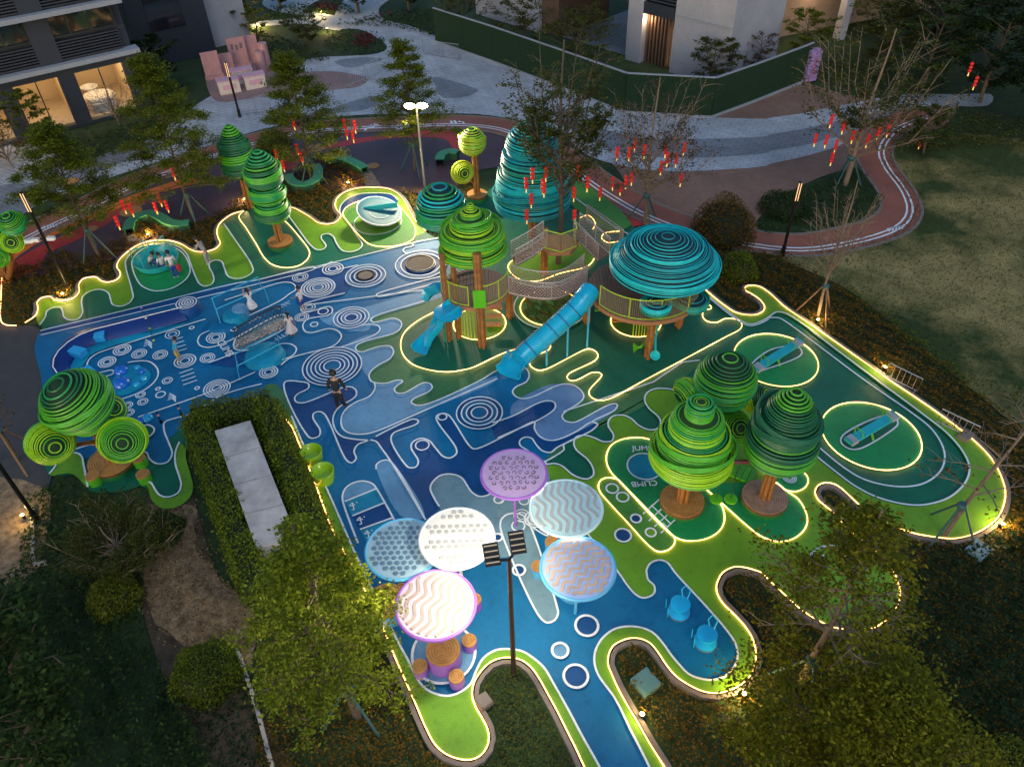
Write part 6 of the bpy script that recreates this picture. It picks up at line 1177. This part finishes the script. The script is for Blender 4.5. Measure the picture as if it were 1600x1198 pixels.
cnt += bed("p 58,770 100,752 150,770 225,800 228,1000 340,1198 300,1300 -60,1300 -60,930 20,925", 'dark', 210, .12, .4, 'dark loose ground cover under the corner trees'); cnt += bed("p 300,1020 420,1060 420,1300 240,1300 240,1100", 'deep', 200, .10, .3, 'dark ground cover round the clipped bush')
P, g, R = circ_pts(860, 484, 44); cnt += bed([PXL((p.x, p.y, 0)) for p in P], 'rust', 420, .08, .3, 'low shrubs in the planted circle under the bridge', False)
cnt += bed("p 1195,368 1180,352 1225,312 1300,280 1340,262 1352,285 1380,315 1372,332 1330,352 1260,362", 'dark', 150, .12, .3, 'green ground cover in the planted island'); cnt += bed("p 1390,225 1440,190 1500,178 1700,205 1720,245 1560,232 1450,238", 'olive', 90, .16, .5, 'pale leaved shrubs along the far lawn edge')
cnt += bed("p 20,255 60,215 120,262 215,235 290,170 300,130 240,150 215,195 120,220 60,200", 'dark', 70, .18, .5, 'dark shrubs below the lit rooms'); cnt += bed("b4 420,300 500,330 640,345 760,340 815,300 800,250 700,205 580,190 450,220", 'dark', 40, .2, .3, 'dark ground cover in the oval flower bed', False)
cnt += bed("b4 600,295 640,225 720,225 755,270 700,305", 'mag', 60, .2, .4, 'magenta flowers in the oval bed', False); cnt += bed("b4 340,40 430,25 540,55 480,80 380,70", 'mag', 50, .22, .4, 'magenta flowers by the far path', False); cnt += bed("b4 650,130 780,105 850,85 840,105 760,130", 'mag', 50, .22, .4, 'magenta flower strip along the winding path', False)
cnt += bed("b4 480,160 640,130 850,90 1000,60 1110,70 1120,240 1000,210 850,175 640,165", 'dark', 40, .22, .35, 'dark ground cover beside the winding path', False); cnt += bed("b4 60,140 250,120 480,90 640,100 580,40 450,20 330,30 100,60", 'dark', 40, .22, .35, 'dark ground cover before the far path', False); cnt += bed("p 380,40 440,60 520,95 420,105 400,90", 'dark', 45, .2, .3, 'dark ground cover behind the stall columns', False)
# dry and green grass blades on the lawn, fallen leaves on the litter
cnt += bed("p 1372,250 1410,205 1480,208 1700,243 1800,420 1800,760 1640,690 1510,592 1400,503 1320,443 1240,398 1330,386 1400,364 1424,337 1415,300 1385,272", 'olive', 110, .07, .03, 'short dry grass blades over the lawn', False, 'grass'); cnt += bed("p 222,790 300,792 310,850 345,900 400,960 390,1040 345,1020 290,1010 250,985 225,930 222,860", 'tan', 240, .07, .03, 'fallen brown leaves on the bare ground', False, 'fallen_leaves')
cnt += bed("p 1180,150 1250,120 1330,140 1400,150 1480,150 1470,120 1300,100 1240,100", 'dark', 40, .2, .8, 'dark shrubs behind the banner and brick paving', False)
cnt += bed("p 205,790 310,780 330,850 370,900 420,960 400,1060 345,1040 290,1030 240,1000 205,930", 'tan', 60, .08, .03, 'scattered fallen leaves beyond the bare ground', False, 'fallen_leaves')
cnt += bed("p -60,1000 -60,200 60,215 0,215", 'dark', 1, .1, .2, 'sparse weeds along the asphalt', True)
print('ground leaves', cnt)
# ================================================================ RED LANTERN STRINGS
LR = mat('lantern_red', (.55, .012, .010), rough=.45, emit=.10, ecol=(1, .03, .015), var=.05); LG = mat('lantern_gold', (.7, .42, .08), rough=.4, emit=.5, ecol=(1, .6, .15))
def GY(x, y, Y): d = FW+RT*((x-800)/FPX)+UP*((599-y)/FPX); q = Y/d.y; return Vector((0, 0, CH))+d*q
def lanterns(base, pts, where):
    Y = G(*base).y
    for k, (x, y) in enumerate(pts):
        p = GY(x, y-5, Y-.5+.25*((k*37) % 5)); t = empty('lantern_string', p, label='three red lanterns strung '+where, cat='lantern', group='red lantern strings '+where)
        for j in range(3):
            key = 'LAN'
            o = bpy.data.objects.new('lantern', LMESH); COL.objects.link(o); o.parent = t; o.location.z = -j*.175
        o = bpy.data.objects.new('tassel', TMESH); COL.objects.link(o); o.parent = t; o.location.z = -.48; o = bpy.data.objects.new('cord', CMESH); COL.objects.link(o); o.parent = t
def _m(mb, n, m): o = mb.build(n, m, None); me = o.data; bpy.data.objects.remove(o); return me
LMESH = _m(MB().lathe([(.035, -.08), (.08, -.045), (.09, 0), (.08, .045), (.035, .08)], n=10), 'lantern', LR); TMESH = _m(MB().cyl((0, 0, -.12), (0, 0, .06), .03, .02, 6), 'tassel', LG); CMESH = _m(MB().cyl((0, 0, -.45), (0, 0, .3), .005, n=4), 'cord', BARK)
lanterns((490, 290), [(553, 195), (540, 205), (537, 193), (457, 190), (463, 232), (470, 245), (430, 240), (441, 257), (550, 210)], 'in the tree between the curved benches')
lanterns((156, 405), [(180, 345), (190, 320), (202, 325)], 'in the tree over the orange ground'); lanterns((306, 348), [(240, 322), (247, 310), (258, 320), (268, 268)], 'in the tall tree above the bench')
lanterns((873, 415), [(832, 270), (822, 285), (853, 268), (848, 287), (904, 266), (918, 284), (823, 335), (897, 300), (898, 335), (830, 310), (850, 292)], 'in the tree through the rope bridges')
lanterns((1006, 350), [(965, 237), (984, 237), (993, 223), (1008, 233), (1041, 232), (1044, 246), (1058, 247), (1070, 230), (1034, 259), (1065, 278), (979, 281), (988, 276), (958, 284), (938, 300), (970, 292)], 'in the nearly bare tree behind the dome')
lanterns((1318, 290), [(1301, 186), (1320, 196), (1276, 216), (1293, 218), (1308, 226), (1302, 246), (1335, 211), (1358, 218)], 'in the forked island tree'); lanterns((1440, 240), [(1375, 206), (1390, 203), (1440, 223), (1527, 127), (1519, 105)], 'in the dark trees by the lawn corner')
